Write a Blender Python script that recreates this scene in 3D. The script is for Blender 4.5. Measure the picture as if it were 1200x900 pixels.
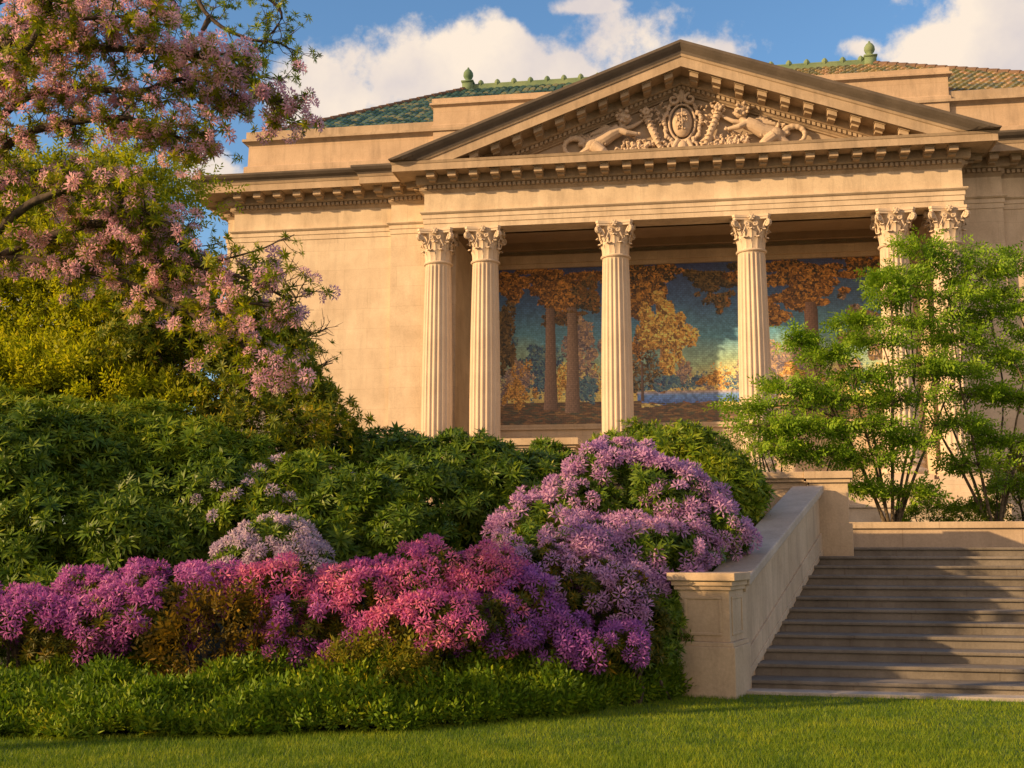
import bpy, bmesh, math, random
import numpy as np
from mathutils import Vector, Matrix, noise as mnoise

for o in list(bpy.data.objects):
    bpy.data.objects.remove(o, do_unlink=True)
SC = bpy.context.scene
COL = SC.collection
R = math.radians
random.seed(7)
rng = np.random.default_rng(7)

# ---------------------------------------------------------------- camera
F = 1350.0; HZ = 643.0; EYE = 1.7
PITCH = math.atan((HZ - 450) / F)
cam_d = bpy.data.cameras.new("camera"); cam = bpy.data.objects.new("camera", cam_d); COL.objects.link(cam)
cam.location = (0, 0, EYE); cam.rotation_euler = (math.pi / 2 + PITCH, 0, 0)
cam_d.sensor_width = 36; cam_d.lens = 36 * F / 1200; cam_d.clip_end = 5000
SC.camera = cam
SC.render.resolution_x = 1024; SC.render.resolution_y = 768

# ---------------------------------------------------------------- light
SUN_AZ_REL = R(60); SUN_EL = R(18)
FA = R(9)                                     # the facade is turned 9 degrees
nx, ny = -math.sin(FA), -math.cos(FA)         # facade normal (towards the garden)
lx, ly = -math.cos(FA), math.sin(FA)          # along the facade to the left
sd = Vector((nx * math.cos(SUN_AZ_REL) + lx * math.sin(SUN_AZ_REL),
             ny * math.cos(SUN_AZ_REL) + ly * math.sin(SUN_AZ_REL), 0)) * math.cos(SUN_EL)
sd.z = math.sin(SUN_EL)
sl = bpy.data.lights.new("sun", 'SUN'); sl.energy = 4.6; sl.angle = R(0.6); sl.color = (1.0, 0.645, 0.31)
so = bpy.data.objects.new("sun", sl); COL.objects.link(so)
so.rotation_euler = sd.to_track_quat('Z', 'Y').to_euler()
so.location = (-20, -10, 30)

SC.view_settings.view_transform = 'Standard'; SC.view_settings.look = 'None'
SC.view_settings.gamma = 1; SC.view_settings.exposure = 0.62
SC.view_settings.use_curve_mapping = False

def ray(x, y):
    u = (x - 600) / F; v = (450 - y) / F
    return (u, math.cos(PITCH) - v * math.sin(PITCH), math.sin(PITCH) + v * math.cos(PITCH))
def at(x, y, Y):
    r = ray(x, y); t = Y / r[1]
    return Vector((r[0] * t, Y, EYE + r[2] * t))

world = bpy.data.worlds.new("World"); SC.world = world; world.use_nodes = True
wn = world.node_tree; wn.nodes.clear()
def N(nt, typ, **kw):
    n = nt.nodes.new(typ)
    for k, v in kw.items():
        if k.startswith('i_'):
            n.inputs[k[2:].replace('_', ' ')].default_value = v
        else: setattr(n, k, v)
    return n
def math_n(nt, op, a, b=None, clamp=False):
    n = nt.nodes.new('ShaderNodeMath'); n.operation = op; n.use_clamp = clamp
    for i, v in enumerate((a, b)):
        if v is None: continue
        if isinstance(v, (int, float)): n.inputs[i].default_value = v
        else: nt.links.new(v, n.inputs[i])
    return n.outputs[0]
out = N(wn, 'ShaderNodeOutputWorld')
sky = N(wn, 'ShaderNodeTexSky', sky_type='NISHITA', sun_disc=False)
sky.sun_elevation = SUN_EL; sky.sun_rotation = math.atan2(sd.x, sd.y)
sky.air_density = 1.0; sky.dust_density = 0.6; sky.ozone_density = 2.0
tc = N(wn, 'ShaderNodeTexCoord')
# clouds live in the directions of the sky
blobs = [(400, 115, 85, 42), (465, 85, 80, 48), (530, 95, 80, 48), (600, 62, 45, 45), (640, 80, 90, 40), (735, 52, 90, 50), (810, 62, 70, 35),
         (250, 196, 40, 24), (1085, 48, 45, 30), (1160, 25, 90, 62), (1230, 60, 90, 70), (1012, 55, 22, 14), (690, 8, 60, 10),
         (-150, 260, 150, 60), (1500, 200, 200, 90), (340, -200, 200, 60), (900, -260, 160, 60), (60, 330, 120, 60)]
cur = None
for (bx_, by_, rx_, ry_) in blobs:
    c = Vector(ray(bx_, by_)).normalized()
    m = N(wn, 'ShaderNodeVectorMath', operation='SUBTRACT'); m.inputs[1].default_value = c
    wn.links.new(tc.outputs['Generated'], m.inputs[0])
    s = N(wn, 'ShaderNodeVectorMath', operation='MULTIPLY'); s.inputs[1].default_value = (F / rx_, F / rx_, F / ry_)
    wn.links.new(m.outputs[0], s.inputs[0])
    l = N(wn, 'ShaderNodeVectorMath', operation='LENGTH'); wn.links.new(s.outputs[0], l.inputs[0])
    v = math_n(wn, 'SUBTRACT', 1.0, l.outputs['Value'])
    cur = v if cur is None else math_n(wn, 'SMOOTH_MAX', cur, v)
    if cur.node.operation == 'SMOOTH_MAX': cur.node.inputs[2].default_value = 0.25
# unseen glow bank added near the sun and behind the camera to warm shadows
bank = None
for (d_, r_) in ((sd.normalized(), .75), (Vector((-.3, -.9, .25)).normalized(), .7), (Vector((.7, -.6, .3)).normalized(), .6)):
    m = N(wn, 'ShaderNodeVectorMath', operation='DISTANCE'); m.inputs[1].default_value = d_
    wn.links.new(tc.outputs['Generated'], m.inputs[0]); v = math_n(wn, 'SUBTRACT', 1.0, math_n(wn, 'MULTIPLY', m.outputs['Value'], 1 / r_))
    bank = v if bank is None else math_n(wn, 'MAXIMUM', bank, v)
nz = N(wn, 'ShaderNodeTexNoise', i_Scale=14.0, i_Detail=9.0, i_Roughness=0.6); wn.links.new(tc.outputs['Generated'], nz.inputs['Vector'])
nf = math_n(wn, 'MULTIPLY', math_n(wn, 'SUBTRACT', nz.outputs['Fac'], 0.5), 3.4)
dens = math_n(wn, 'ADD', cur, nf)
mr = N(wn, 'ShaderNodeMapRange', interpolation_type='SMOOTHSTEP'); wn.links.new(dens, mr.inputs['Value'])
mr.inputs['From Min'].default_value = -0.22; mr.inputs['From Max'].default_value = 0.38
# cloud colour: lit side warm white, thicker parts a little greyer
nz2 = N(wn, 'ShaderNodeTexNoise', i_Scale=9.0, i_Detail=6.0, i_Roughness=0.55)
mp = N(wn, 'ShaderNodeMapping'); mp.inputs['Location'].default_value = (0.03, 0.0, 0.04)
wn.links.new(tc.outputs['Generated'], mp.inputs['Vector']); wn.links.new(mp.outputs[0], nz2.inputs['Vector'])
cr = N(wn, 'ShaderNodeValToRGB'); wn.links.new(nz2.outputs['Fac'], cr.inputs[0])
cr.color_ramp.elements[0].position = 0.36; cr.color_ramp.elements[0].color = (3.7, 3.3, 3.2, 1)
cr.color_ramp.elements[1].position = 0.60; cr.color_ramp.elements[1].color = (5.0, 4.25, 3.5, 1)
hs = N(wn, 'ShaderNodeHueSaturation'); hs.inputs['Saturation'].default_value = 1.15; hs.inputs['Value'].default_value = 1.0
wn.links.new(sky.outputs[0], hs.inputs['Color'])
mx = N(wn, 'ShaderNodeMixRGB'); wn.links.new(mr.outputs[0], mx.inputs[0]); wn.links.new(hs.outputs[0], mx.inputs[1]); wn.links.new(cr.outputs[0], mx.inputs[2])
mx2 = N(wn, 'ShaderNodeMixRGB'); wn.links.new(math_n(wn, 'MULTIPLY', bank, 1.5, True), mx2.inputs[0]); wn.links.new(mx.outputs[0], mx2.inputs[1]); mx2.inputs[2].default_value = (6.6, 4.5, 2.9, 1)
bg = N(wn, 'ShaderNodeBackground'); bg.inputs['Strength'].default_value = 0.13
wn.links.new(mx2.outputs[0], bg.inputs[0]); wn.links.new(bg.outputs[0], out.inputs[0])

# ---------------------------------------------------------------- helpers
def tag(o, label=None, cat=None, group=None, kind=None):
    if label: o['label'] = label
    if cat: o['category'] = cat
    if group: o['group'] = group
    if kind: o['kind'] = kind
    return o
def empty(name, loc=(0, 0, 0), rz=0.0, parent=None):
    o = bpy.data.objects.new(name, None); COL.objects.link(o); o.location = loc; o.rotation_euler = (0, 0, rz)
    o.empty_display_size = 0.2
    if parent: o.parent = parent
    return o

class MB:
    """collects geometry, then links it as one mesh"""
    def __init__(s): s.v = []; s.f = []; s.n = 0
    def add(s, v, f):
        v = np.asarray(v, float); s.v.append(v)
        s.f += [tuple(i + s.n for i in q) for q in f]; s.n += len(v); return s
    def box(s, x0, x1, y0, y1, z0, z1):
        return s.add([(x0, y0, z0), (x1, y0, z0), (x1, y1, z0), (x0, y1, z0), (x0, y0, z1), (x1, y0, z1), (x1, y1, z1), (x0, y1, z1)],
                     [(0, 3, 2, 1), (4, 5, 6, 7), (0, 1, 5, 4), (1, 2, 6, 5), (2, 3, 7, 6), (3, 0, 4, 7)])
    def obox(s, o, ax, ay, x0, x1, y0, y1, z0, z1):
        """box in a turned frame; z0/z1 may be pairs (start, end along y)"""
        z0 = z0 if isinstance(z0, tuple) else (z0, z0); z1 = z1 if isinstance(z1, tuple) else (z1, z1)
        P = lambda x, y, z: (o[0] + ax[0] * x + ay[0] * y, o[1] + ax[1] * x + ay[1] * y, z)
        return s.add([P(x0, y0, z0[0]), P(x1, y0, z0[0]), P(x1, y1, z0[1]), P(x0, y1, z0[1]), P(x0, y0, z1[0]), P(x1, y0, z1[0]), P(x1, y1, z1[1]), P(x0, y1, z1[1])],
                     [(0, 3, 2, 1), (4, 5, 6, 7), (0, 1, 5, 4), (1, 2, 6, 5), (2, 3, 7, 6), (3, 0, 4, 7)])
    def tube(s, pts, rad, seg=6):
        pts = [Vector(p) for p in pts]; n = len(pts)
        if n < 2: return s
        if not hasattr(rad, '__len__'): rad = [rad] * n
        up = Vector((0.13, 0.27, 1)).normalized(); vs = []
        for i, p in enumerate(pts):
            t = (pts[min(i + 1, n - 1)] - pts[max(i - 1, 0)])
            if t.length < 1e-9: t = Vector((0, 0, 1))
            t.normalize(); a = t.cross(up)
            if a.length < 0.1: a = t.cross(Vector((1, 0, 0)))
            a.normalize(); b = t.cross(a)
            for k in range(seg):
                th = 2 * math.pi * k / seg; vs.append(p + (a * math.cos(th) + b * math.sin(th)) * rad[i])
        fs = [(i * seg + k, i * seg + (k + 1) % seg, (i + 1) * seg + (k + 1) % seg, (i + 1) * seg + k) for i in range(n - 1) for k in range(seg)]
        fs += [tuple(range(seg))[::-1], tuple((n - 1) * seg + k for k in range(seg))]
        return s.add([tuple(v) for v in vs], fs)
    def lathe(s, prof, c=(0, 0, 0), seg=24):
        vs = []; n = len(prof)
        for r, z in prof:
            for k in range(seg):
                th = 2 * math.pi * k / seg; vs.append((c[0] + r * math.cos(th), c[1] + r * math.sin(th), c[2] + z))
        fs = [(i * seg + k, i * seg + (k + 1) % seg, (i + 1) * seg + (k + 1) % seg, (i + 1) * seg + k) for i in range(n - 1) for k in range(seg)]
        fs += [tuple(range(seg))[::-1], tuple((n - 1) * seg + k for k in range(seg))]
        return s.add(vs, fs)
    def ball(s, c, r, seg=12):
        if not hasattr(r, '__len__'): r = (r, r, r)
        vs = []; fs = []; m = seg // 2
        for i in range(1, m):
            ph = math.pi * i / m
            for k in range(seg):
                th = 2 * math.pi * k / seg; vs.append((c[0] + r[0] * math.sin(ph) * math.cos(th), c[1] + r[1] * math.sin(ph) * math.sin(th), c[2] + r[2] * math.cos(ph)))
        vs.append((c[0], c[1], c[2] + r[2])); vs.append((c[0], c[1], c[2] - r[2])); T = len(vs) - 2; B = T + 1
        for i in range(m - 2):
            for k in range(seg): fs.append((i * seg + k, (i + 1) * seg + k, (i + 1) * seg + (k + 1) % seg, i * seg + (k + 1) % seg))
        for k in range(seg): fs.append((T, k, (k + 1) % seg)); fs.append((B, (m - 2) * seg + (k + 1) % seg, (m - 2) * seg + k))
        return s.add(vs, fs)
    def sweep(s, path, prof, cap=True):
        """sweep a profile (outward, z) along a plan path with mitred corners; outward = right-hand side of travel"""
        n = len(path); m = len(prof); vs = []
        nr = []
        for i in range(n - 1):
            dx, dy = path[i + 1][0] - path[i][0], path[i + 1][1] - path[i][1]; L = math.hypot(dx, dy); nr.append((dy / L, -dx / L))
        for i in range(n):
            if i == 0: q = nr[0]
            elif i == n - 1: q = nr[-1]
            else:
                a, b = nr[i - 1], nr[i]; d = 1 + a[0] * b[0] + a[1] * b[1]; q = ((a[0] + b[0]) / d, (a[1] + b[1]) / d)
            for o, z in prof: vs.append((path[i][0] + q[0] * o, path[i][1] + q[1] * o, z))
        fs = [(i * m + k, (i + 1) * m + k, (i + 1) * m + k + 1, i * m + k + 1) for i in range(n - 1) for k in range(m - 1)]
        if cap: fs += [tuple(range(m)), tuple((n - 1) * m + k for k in range(m))[::-1]]
        return s.add(vs, fs)
    def build(s, name, mat, parent=None, smooth=False, bevel=0.0):
        me = bpy.data.meshes.new(name)
        V = np.concatenate(s.v) if s.v else np.zeros((0, 3))
        me.from_pydata(V.tolist(), [], s.f); me.materials.append(mat)
        if smooth: me.polygons.foreach_set('use_smooth', np.ones(len(me.polygons), bool))
        me.update()
        o = bpy.data.objects.new(name, me); COL.objects.link(o)
        if parent: o.parent = parent
        if bevel:
            b = o.modifiers.new('bevel', 'BEVEL'); b.width = bevel; b.segments = 2; b.limit_method = 'ANGLE'; b.angle_limit = R(40); b.harden_normals = False
        return o

def fast_mesh(name, V, faces_flat, k, mat, parent=None, smooth=False):
    """mesh of many k-sided faces straight from numpy arrays"""
    me = bpy.data.meshes.new(name); nv = len(V); nf = len(faces_flat) // k
    me.vertices.add(nv); me.vertices.foreach_set('co', np.asarray(V, np.float32).ravel())
    me.loops.add(nf * k); me.loops.foreach_set('vertex_index', np.asarray(faces_flat, np.int32))
    me.polygons.add(nf); me.polygons.foreach_set('loop_start', np.arange(nf, dtype=np.int32) * k)
    try: me.polygons.foreach_set('loop_total', np.full(nf, k, dtype=np.int32))
    except Exception: pass
    if smooth: me.polygons.foreach_set('use_smooth', np.ones(nf, bool))
    me.update(calc_edges=True); me.validate()
    me.materials.append(mat)
    o = bpy.data.objects.new(name, me); COL.objects.link(o)
    if parent: o.parent = parent
    return o

class Scatter:
    def __init__(s): s.V = []; s.T = []; s.n = 0
    def put(s, tmpl, P, Z, S, spin=None, jitter=0.0):
        """copies of a triangle template at points P with axis Z and size S"""
        tv, tf = tmpl; P = np.asarray(P, float); n = len(P)
        if n == 0: return
        Z = np.asarray(Z, float) + rng.normal(0, jitter, (n, 3)) if jitter else np.asarray(Z, float)
        Z = Z / np.maximum(np.linalg.norm(Z, axis=1, keepdims=True), 1e-9)
        a = np.cross(Z, rng.normal(size=(n, 3))); a /= np.maximum(np.linalg.norm(a, axis=1, keepdims=True), 1e-9)
        b = np.cross(Z, a)
        M = np.stack([a, b, Z], axis=1)                      # rows
        S = np.broadcast_to(np.asarray(S, float), (n,))
        W = np.einsum('vk,nkd->nvd', tv, M) * S[:, None, None] + P[:, None, :]
        s.V.append(W.reshape(-1, 3))
        k = len(tv); base = (np.arange(n) * k)[:, None, None] + s.n
        s.T.append((tf[None] + base).reshape(-1)); s.n += n * k
    def build(s, name, mat, parent=None):
        if not s.V: return None
        return fast_mesh(name, np.concatenate(s.V), np.concatenate(s.T), 3, mat, parent)

# ---- leaf templates (axis Z = where the sprig points) ----
def blade(direc, up, L, W, droop=0.0, fold=0.25, wide=0.45, start=0.0):
    d = np.array(direc, float); d /= np.linalg.norm(d); u = np.array(up, float); u -= d * u.dot(d); u /= np.linalg.norm(u); s_ = np.cross(d, u)
    b = d * start
    mid = b + d * L * wide - u * fold * W * 0.5
    ml = b + d * L * wide + s_ * W * 0.5 + u * 0.0; mr_ = b + d * L * wide - s_ * W * 0.5
    tip = b + d * L - u * droop * L
    return np.array([b, ml, tip, mr_, mid]), np.array([[0, 1, 4], [0, 4, 3], [1, 2, 4], [4, 2, 3]])
def merge(parts):
    V = []; T = []; n = 0
    for v, t in parts: V.append(v); T.append(t + n); n += len(v)
    return np.concatenate(V), np.concatenate(T)
def whorl(nl=8, L=0.5, W=0.15, lift=0.35, droop=0.15, inner=3, seed=1):
    r = random.Random(seed); ps = []
    for k in range(nl):
        th = 2 * math.pi * k / nl + r.uniform(-.2, .2); e = lift + r.uniform(-.25, .2)
        d = (math.cos(th) * math.cos(e), math.sin(th) * math.cos(e), math.sin(e))
        ps.append(blade(d, (0, 0, 1), L * r.uniform(.8, 1.1), W * r.uniform(.85, 1.15), droop))
    for k in range(inner):
        th = 2 * math.pi * k / max(inner, 1) + r.uniform(-.3, .3); e = 1.0 + r.uniform(-.15, .2)
        d = (math.cos(th) * math.cos(e), math.sin(th) * math.cos(e), math.sin(e))
        ps.append(blade(d, (0, 0, 1.0), L * .62, W * .8, 0.0))
    return merge(ps)
def truss(nf=7, seed=1, petal=0.30, pw=0.09):
    """a rounded head of open five-petalled flowers"""
    r = random.Random(seed); ps = []
    dirs = [(0, 0, 1)] + [(math.cos(2 * math.pi * k / (nf - 1)) * .85, math.sin(2 * math.pi * k / (nf - 1)) * .85, .55 + r.uniform(-.25, .2)) for k in range(nf - 1)]
    for d in dirs:
        d = np.array(d) + np.array([r.uniform(-.15, .15) for _ in range(3)]); d /= np.linalg.norm(d)
        a = np.cross(d, (0.3, 0.8, 0.2)); a /= np.linalg.norm(a); b = np.cross(d, a); c = d * 0.27; ph = r.uniform(0, 6)
        for k in range(5):
            th = ph + 2 * math.pi * k / 5; o = a * math.cos(th) + b * math.sin(th)
            dd = o * 0.86 + d * 0.5
            v, t = blade(dd, d, petal * r.uniform(.85, 1.15), pw, 0.1, 0.3, 0.55, 0.02); ps.append((v + c, t))
    return merge(ps)
LEAF2 = (np.array([[0, 0, 0], [0.17, 0.0, 0.42], [0, 0.06, 1.0], [-0.17, 0.0, 0.42]]), np.array([[0, 1, 2], [0, 2, 3]]))
def sprig(n=7, L=0.4, W=0.17, length=1.0, seed=1, flat=True):
    """leaves set along a short twig that runs along Z"""
    r = random.Random(seed); ps = []
    for k in range(n):
        z = length * (0.15 + 0.85 * k / (n - 1)); side = 1 if k % 2 else -1
        if k == n - 1: d = (0, .1, 1)
        else: d = (side * .85, r.uniform(-.35, .35), r.uniform(.35, .8))
        v, t = blade(d, (0, 1, 0), L * r.uniform(.75, 1.1), W * r.uniform(.85, 1.1), r.uniform(0, .25), 0.3, 0.42)
        ps.append((v + np.array([0, 0, z - L * .3]), t))
    return merge(ps)
WHORLS = [whorl(10, .5, .115, .3, .15, 4, s_) for s_ in (1, 2, 3)] + [whorl(9, .5, .11, .1, .25, 4, 9)]
TRUSSES = [truss(8, s_) for s_ in (1, 2, 3)]
SPRIGS = [sprig(7, .42, .16, 1.0, s_) for s_ in (1, 2, 3)]
TUFT = whorl(6, .5, .1, .9, .1, 3, 5)

# ---------------------------------------------------------------- materials
def newmat(name):
    m = bpy.data.materials.new(name); m.use_nodes = True; nt = m.node_tree; nt.nodes.clear()
    return m, nt, N(nt, 'ShaderNodeOutputMaterial')
def ramp(nt, fac, stops, interp='LINEAR'):
    c = N(nt, 'ShaderNodeValToRGB'); c.color_ramp.interpolation = interp
    while len(c.color_ramp.elements) < len(stops): c.color_ramp.elements.new(0.5)
    for e, (p, col) in zip(c.color_ramp.elements, stops): e.position = p; e.color = (*col, 1)
    nt.links.new(fac, c.inputs[0]); return c.outputs[0]
def mixc(nt, fac, a, b, mode='MIX'):
    m = N(nt, 'ShaderNodeMixRGB', blend_type=mode)
    for i, v in enumerate((fac, a, b)):
        if isinstance(v, (int, float)): m.inputs[i].default_value = v
        elif isinstance(v, tuple): m.inputs[i].default_value = (*v, 1)
        else: nt.links.new(v, m.inputs[i])
    return m.outputs[0]
def leafmat(name, stops, trans=0.35, rough=0.5, clump=0.35, trans_tint=(1.0, 1.0, 0.45)):
    m, nt, o = newmat(name)
    g = N(nt, 'ShaderNodeNewGeometry'); t = N(nt, 'ShaderNodeTexCoord')
    nz = N(nt, 'ShaderNodeTexNoise', i_Scale=1.6, i_Detail=3.0); nt.links.new(t.outputs['Object'], nz.inputs['Vector'])
    f = math_n(nt, 'ADD', math_n(nt, 'MULTIPLY', g.outputs['Random Per Island'], 1 - clump),
               math_n(nt, 'MULTIPLY', math_n(nt, 'MULTIPLY', math_n(nt, 'SUBTRACT', nz.outputs['Fac'], 0.3), 2.5, True), clump))
    c = ramp(nt, f, stops)
    p = N(nt, 'ShaderNodeBsdfPrincipled'); p.inputs['Roughness'].default_value = rough
    p.inputs['Specular IOR Level'].default_value = 0.2
    nt.links.new(c, p.inputs['Base Color'])
    tr = N(nt, 'ShaderNodeBsdfTranslucent'); nt.links.new(mixc(nt, 1.0, c, trans_tint, 'MULTIPLY'), tr.inputs['Color'])
    mxs = N(nt, 'ShaderNodeMixShader'); mxs.inputs[0].default_value = trans
    nt.links.new(p.outputs[0], mxs.inputs[1]); nt.links.new(tr.outputs[0], mxs.inputs[2]); nt.links.new(mxs.outputs[0], o.inputs[0])
    return m
M = {}
M['rhodo'] = leafmat('rhododendron leaf', [(0, (0.036, 0.084, 0.009)), (.5, (0.087, 0.158, 0.013)), (.85, (0.191, 0.262, 0.017)), (1, (0.402, 0.400, 0.024))], .25, .42)
M['rhodo_light'] = leafmat('young shrub leaf', [(0, (0.069, 0.130, 0.010)), (.5, (0.151, 0.241, 0.015)), (1, (0.410, 0.426, 0.025))], .3, .45)
M['azalea_leaf'] = leafmat('azalea leaf', [(0, (0.042, 0.062, 0.007)), (.6, (0.098, 0.103, 0.008)), (.9, (0.280, 0.175, 0.011)), (1, (0.532, 0.247, 0.017))], .35)
M['gold_leaf'] = leafmat('golden leaf', [(0, (.07, .10, .012)), (.5, (.19, .19, .018)), (1, (.42, .30, .03))], .35)
M['bronze_leaf'] = leafmat('bronze leaf', [(0, (.05, .05, .012)), (.5, (.16, .11, .015)), (1, (.42, .24, .02))], .35)
M['maple'] = leafmat('bright spring leaf', [(0, (.10, .21, .014)), (.5, (.22, .38, .026)), (1, (.42, .54, .05))], .45, .5, .4)
M['lime'] = leafmat('yellow green leaf', [(0, (.16, .24, .012)), (.5, (.36, .40, .018)), (1, (.60, .54, .03))], .55, .5, .4)
M['tree_leaf'] = leafmat('tree leaf', [(0, (0.055, 0.101, 0.009)), (.5, (0.146, 0.201, 0.013)), (.85, (0.364, 0.321, 0.014)), (1, (0.728, 0.428, 0.021))], .4)
M['spring_leaf'] = leafmat('young yellow green leaf', [(0, (.10, .17, .012)), (.5, (.24, .30, .018)), (.85, (.44, .42, .025)), (1, (.62, .46, .03))], .6)
M['cover'] = leafmat('ground cover leaf', [(0, (0.052, 0.114, 0.009)), (.5, (0.130, 0.228, 0.013)), (.88, (0.286, 0.350, 0.017)), (1, (0.809, 0.595, 0.028))], .3)
M['far_leaf'] = leafmat('distant leaf', [(0, (.04, .08, .015)), (.6, (.11, .15, .02)), (1, (.25, .25, .03))], .4)
def petalmat(name, stops, clump=.5): return leafmat(name, stops, .42, .6, clump, (1, .85, .9))
M['magenta'] = petalmat('magenta petal', [(0, (.24, .05, .24)), (.4, (.44, .12, .42)), (.75, (.62, .22, .54)), (1, (.78, .34, .50))])
M['pink'] = petalmat('pink petal', [(0, (.34, .07, .34)), (.35, (.56, .14, .42)), (.7, (.76, .22, .38)), (1, (.88, .40, .36))])
M['purple'] = petalmat('purple petal', [(0, (.22, .06, .30)), (.5, (.38, .13, .46)), (1, (.58, .25, .58))])
M['lilac'] = petalmat('lilac petal', [(0, (.38, .20, .44)), (.5, (.58, .34, .60)), (1, (.78, .48, .62))])
M['pale'] = petalmat('pale lilac petal', [(0, (.42, .34, .50)), (.5, (.60, .50, .64)), (1, (.78, .64, .66))])
M['treepink'] = leafmat('tree blossom petal', [(0, (.64, .38, .56)), (.45, (.84, .54, .66)), (.8, (.92, .62, .64)), (1, (.94, .70, .60))], .55, .6, .5, (1, .86, .9))
def barkmat(name, c1, c2):
    m, nt, o = newmat(name); p = N(nt, 'ShaderNodeBsdfPrincipled'); p.inputs['Roughness'].default_value = .9
    t = N(nt, 'ShaderNodeTexCoord'); nz = N(nt, 'ShaderNodeTexNoise', i_Scale=18.0, i_Detail=5.0); nt.links.new(t.outputs['Object'], nz.inputs['Vector'])
    nt.links.new(ramp(nt, nz.outputs['Fac'], [(.35, c1), (.65, c2)]), p.inputs['Base Color'])
    b = N(nt, 'ShaderNodeBump', i_Strength=.6, i_Distance=.02); nt.links.new(nz.outputs['Fac'], b.inputs['Height']); nt.links.new(b.outputs[0], p.inputs['Normal'])
    nt.links.new(p.outputs[0], o.inputs[0]); return m
M['bark'] = barkmat('dark bark', (.03, .022, .016), (.09, .065, .045))
M['bark_light'] = barkmat('smooth brown bark', (.07, .05, .03), (.16, .12, .075))

def stonemat(name, ca, cb, brick=None, dirt=0.25, bump=.25, stain=(.16, .125, .095), patch=.5, top=0.0):
    """limestone: mottled colour, optional coursed joints, dark weathering"""
    m, nt, o = newmat(name); p = N(nt, 'ShaderNodeBsdfPrincipled'); p.inputs['Roughness'].default_value = .85; p.inputs['Specular IOR Level'].default_value = .25
    t = N(nt, 'ShaderNodeTexCoord')
    n1 = N(nt, 'ShaderNodeTexNoise', i_Scale=.9, i_Detail=6.0, i_Roughness=.62); nt.links.new(t.outputs['Object'], n1.inputs['Vector'])
    n2 = N(nt, 'ShaderNodeTexNoise', i_Scale=26.0, i_Detail=5.0, i_Roughness=.7); nt.links.new(t.outputs['Object'], n2.inputs['Vector'])
    c = ramp(nt, n1.outputs['Fac'], [(.3, ca), (.7, cb)])
    c = mixc(nt, .35, c, ramp(nt, n2.outputs['Fac'], [(.3, (.62, .60, .57)), (.65, (1.12, 1.1, 1.08))]), 'MULTIPLY')
    mp = N(nt, 'ShaderNodeMapping'); mp.inputs['Scale'].default_value = (2.2, 2.2, .35); nt.links.new(t.outputs['Object'], mp.inputs['Vector'])
    n3 = N(nt, 'ShaderNodeTexNoise', i_Scale=1.3, i_Detail=8.0, i_Roughness=.7); nt.links.new(mp.outputs[0], n3.inputs['Vector'])
    st = ramp(nt, n3.outputs['Fac'], [(.48, (0, 0, 0)), (.78, (1, 1, 1))])
    c = mixc(nt, math_n(nt, 'MULTIPLY', st, dirt), c, stain)
    h = n2.outputs['Fac']
    if top > 0:   # soot and lichen that settled on surfaces facing up
        g = N(nt, 'ShaderNodeNewGeometry'); sx = N(nt, 'ShaderNodeSeparateXYZ'); nt.links.new(g.outputs['True Normal'], sx.inputs[0])
        up = math_n(nt, 'MULTIPLY', math_n(nt, 'MULTIPLY', sx.outputs['Z'], 1.5, True), top)
        c = mixc(nt, math_n(nt, 'MULTIPLY', up, n1.outputs['Fac']), c, stain)
    if brick:
        w_, h_, off = brick
        s2 = N(nt, 'ShaderNodeSeparateXYZ'); nt.links.new(t.outputs['Object'], s2.inputs[0])
        cb2 = N(nt, 'ShaderNodeCombineXYZ'); nt.links.new(math_n(nt, 'ADD', s2.outputs['X'], s2.outputs['Y']), cb2.inputs['X'])
        nt.links.new(math_n(nt, 'ADD', s2.outputs['Z'], off), cb2.inputs['Y'])
        br = N(nt, 'ShaderNodeTexBrick'); br.inputs['Scale'].default_value = 1.0; br.inputs['Brick Width'].default_value = w_; br.inputs['Row Height'].default_value = h_
        br.inputs['Mortar Size'].default_value = .008; br.inputs['Mortar Smooth'].default_value = .3
        br.inputs['Color1'].default_value = (1.03, 1.02, 1.0, 1); br.inputs['Color2'].default_value = (.96, .94, .92, 1); br.inputs['Mortar'].default_value = (.84, .80, .76, 1)
        nt.links.new(cb2.outputs[0], br.inputs['Vector'])
        c = mixc(nt, 1.0, c, br.outputs['Color'], 'MULTIPLY')
    b = N(nt, 'ShaderNodeBump', i_Strength=bump, i_Distance=.01); nt.links.new(h, b.inputs['Height']); nt.links.new(b.outputs[0], p.inputs['Normal'])
    nt.links.new(c, p.inputs['Base Color']); nt.links.new(p.outputs[0], o.inputs[0]); return m
SA, SB = (.53, .435, .325), (.72, .615, .48)
M['wall'] = stonemat('coursed limestone', SA, SB, (1.9, .78, .1), .25)
M['stone'] = stonemat('carved limestone', SA, SB, (2.6, 3.1, .2), .42)
M['column'] = stonemat('column limestone', (.56, .455, .35), (.68, .57, .45), None, .18)
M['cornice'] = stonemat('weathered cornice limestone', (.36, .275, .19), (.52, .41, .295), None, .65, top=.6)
M['cyma'] = stonemat('dark gutter stone', (.095, .08, .068), (.17, .142, .118), None, .6, stain=(.10, .085, .07), top=.4)  # dark grey tone, the same on every gutter
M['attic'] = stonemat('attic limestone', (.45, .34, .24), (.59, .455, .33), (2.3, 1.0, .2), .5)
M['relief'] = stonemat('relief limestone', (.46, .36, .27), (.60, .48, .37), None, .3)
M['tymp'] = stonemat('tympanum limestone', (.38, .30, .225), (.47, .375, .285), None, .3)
M['garden'] = stonemat('garden wall limestone', (.43, .335, .23), (.62, .50, .36), (1.1, 5.0, 2.0), .5, .4, top=.0)
M['coping'] = stonemat('smooth grey coping', (.38, .325, .265), (.56, .49, .41), None, .35, .2)
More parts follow.
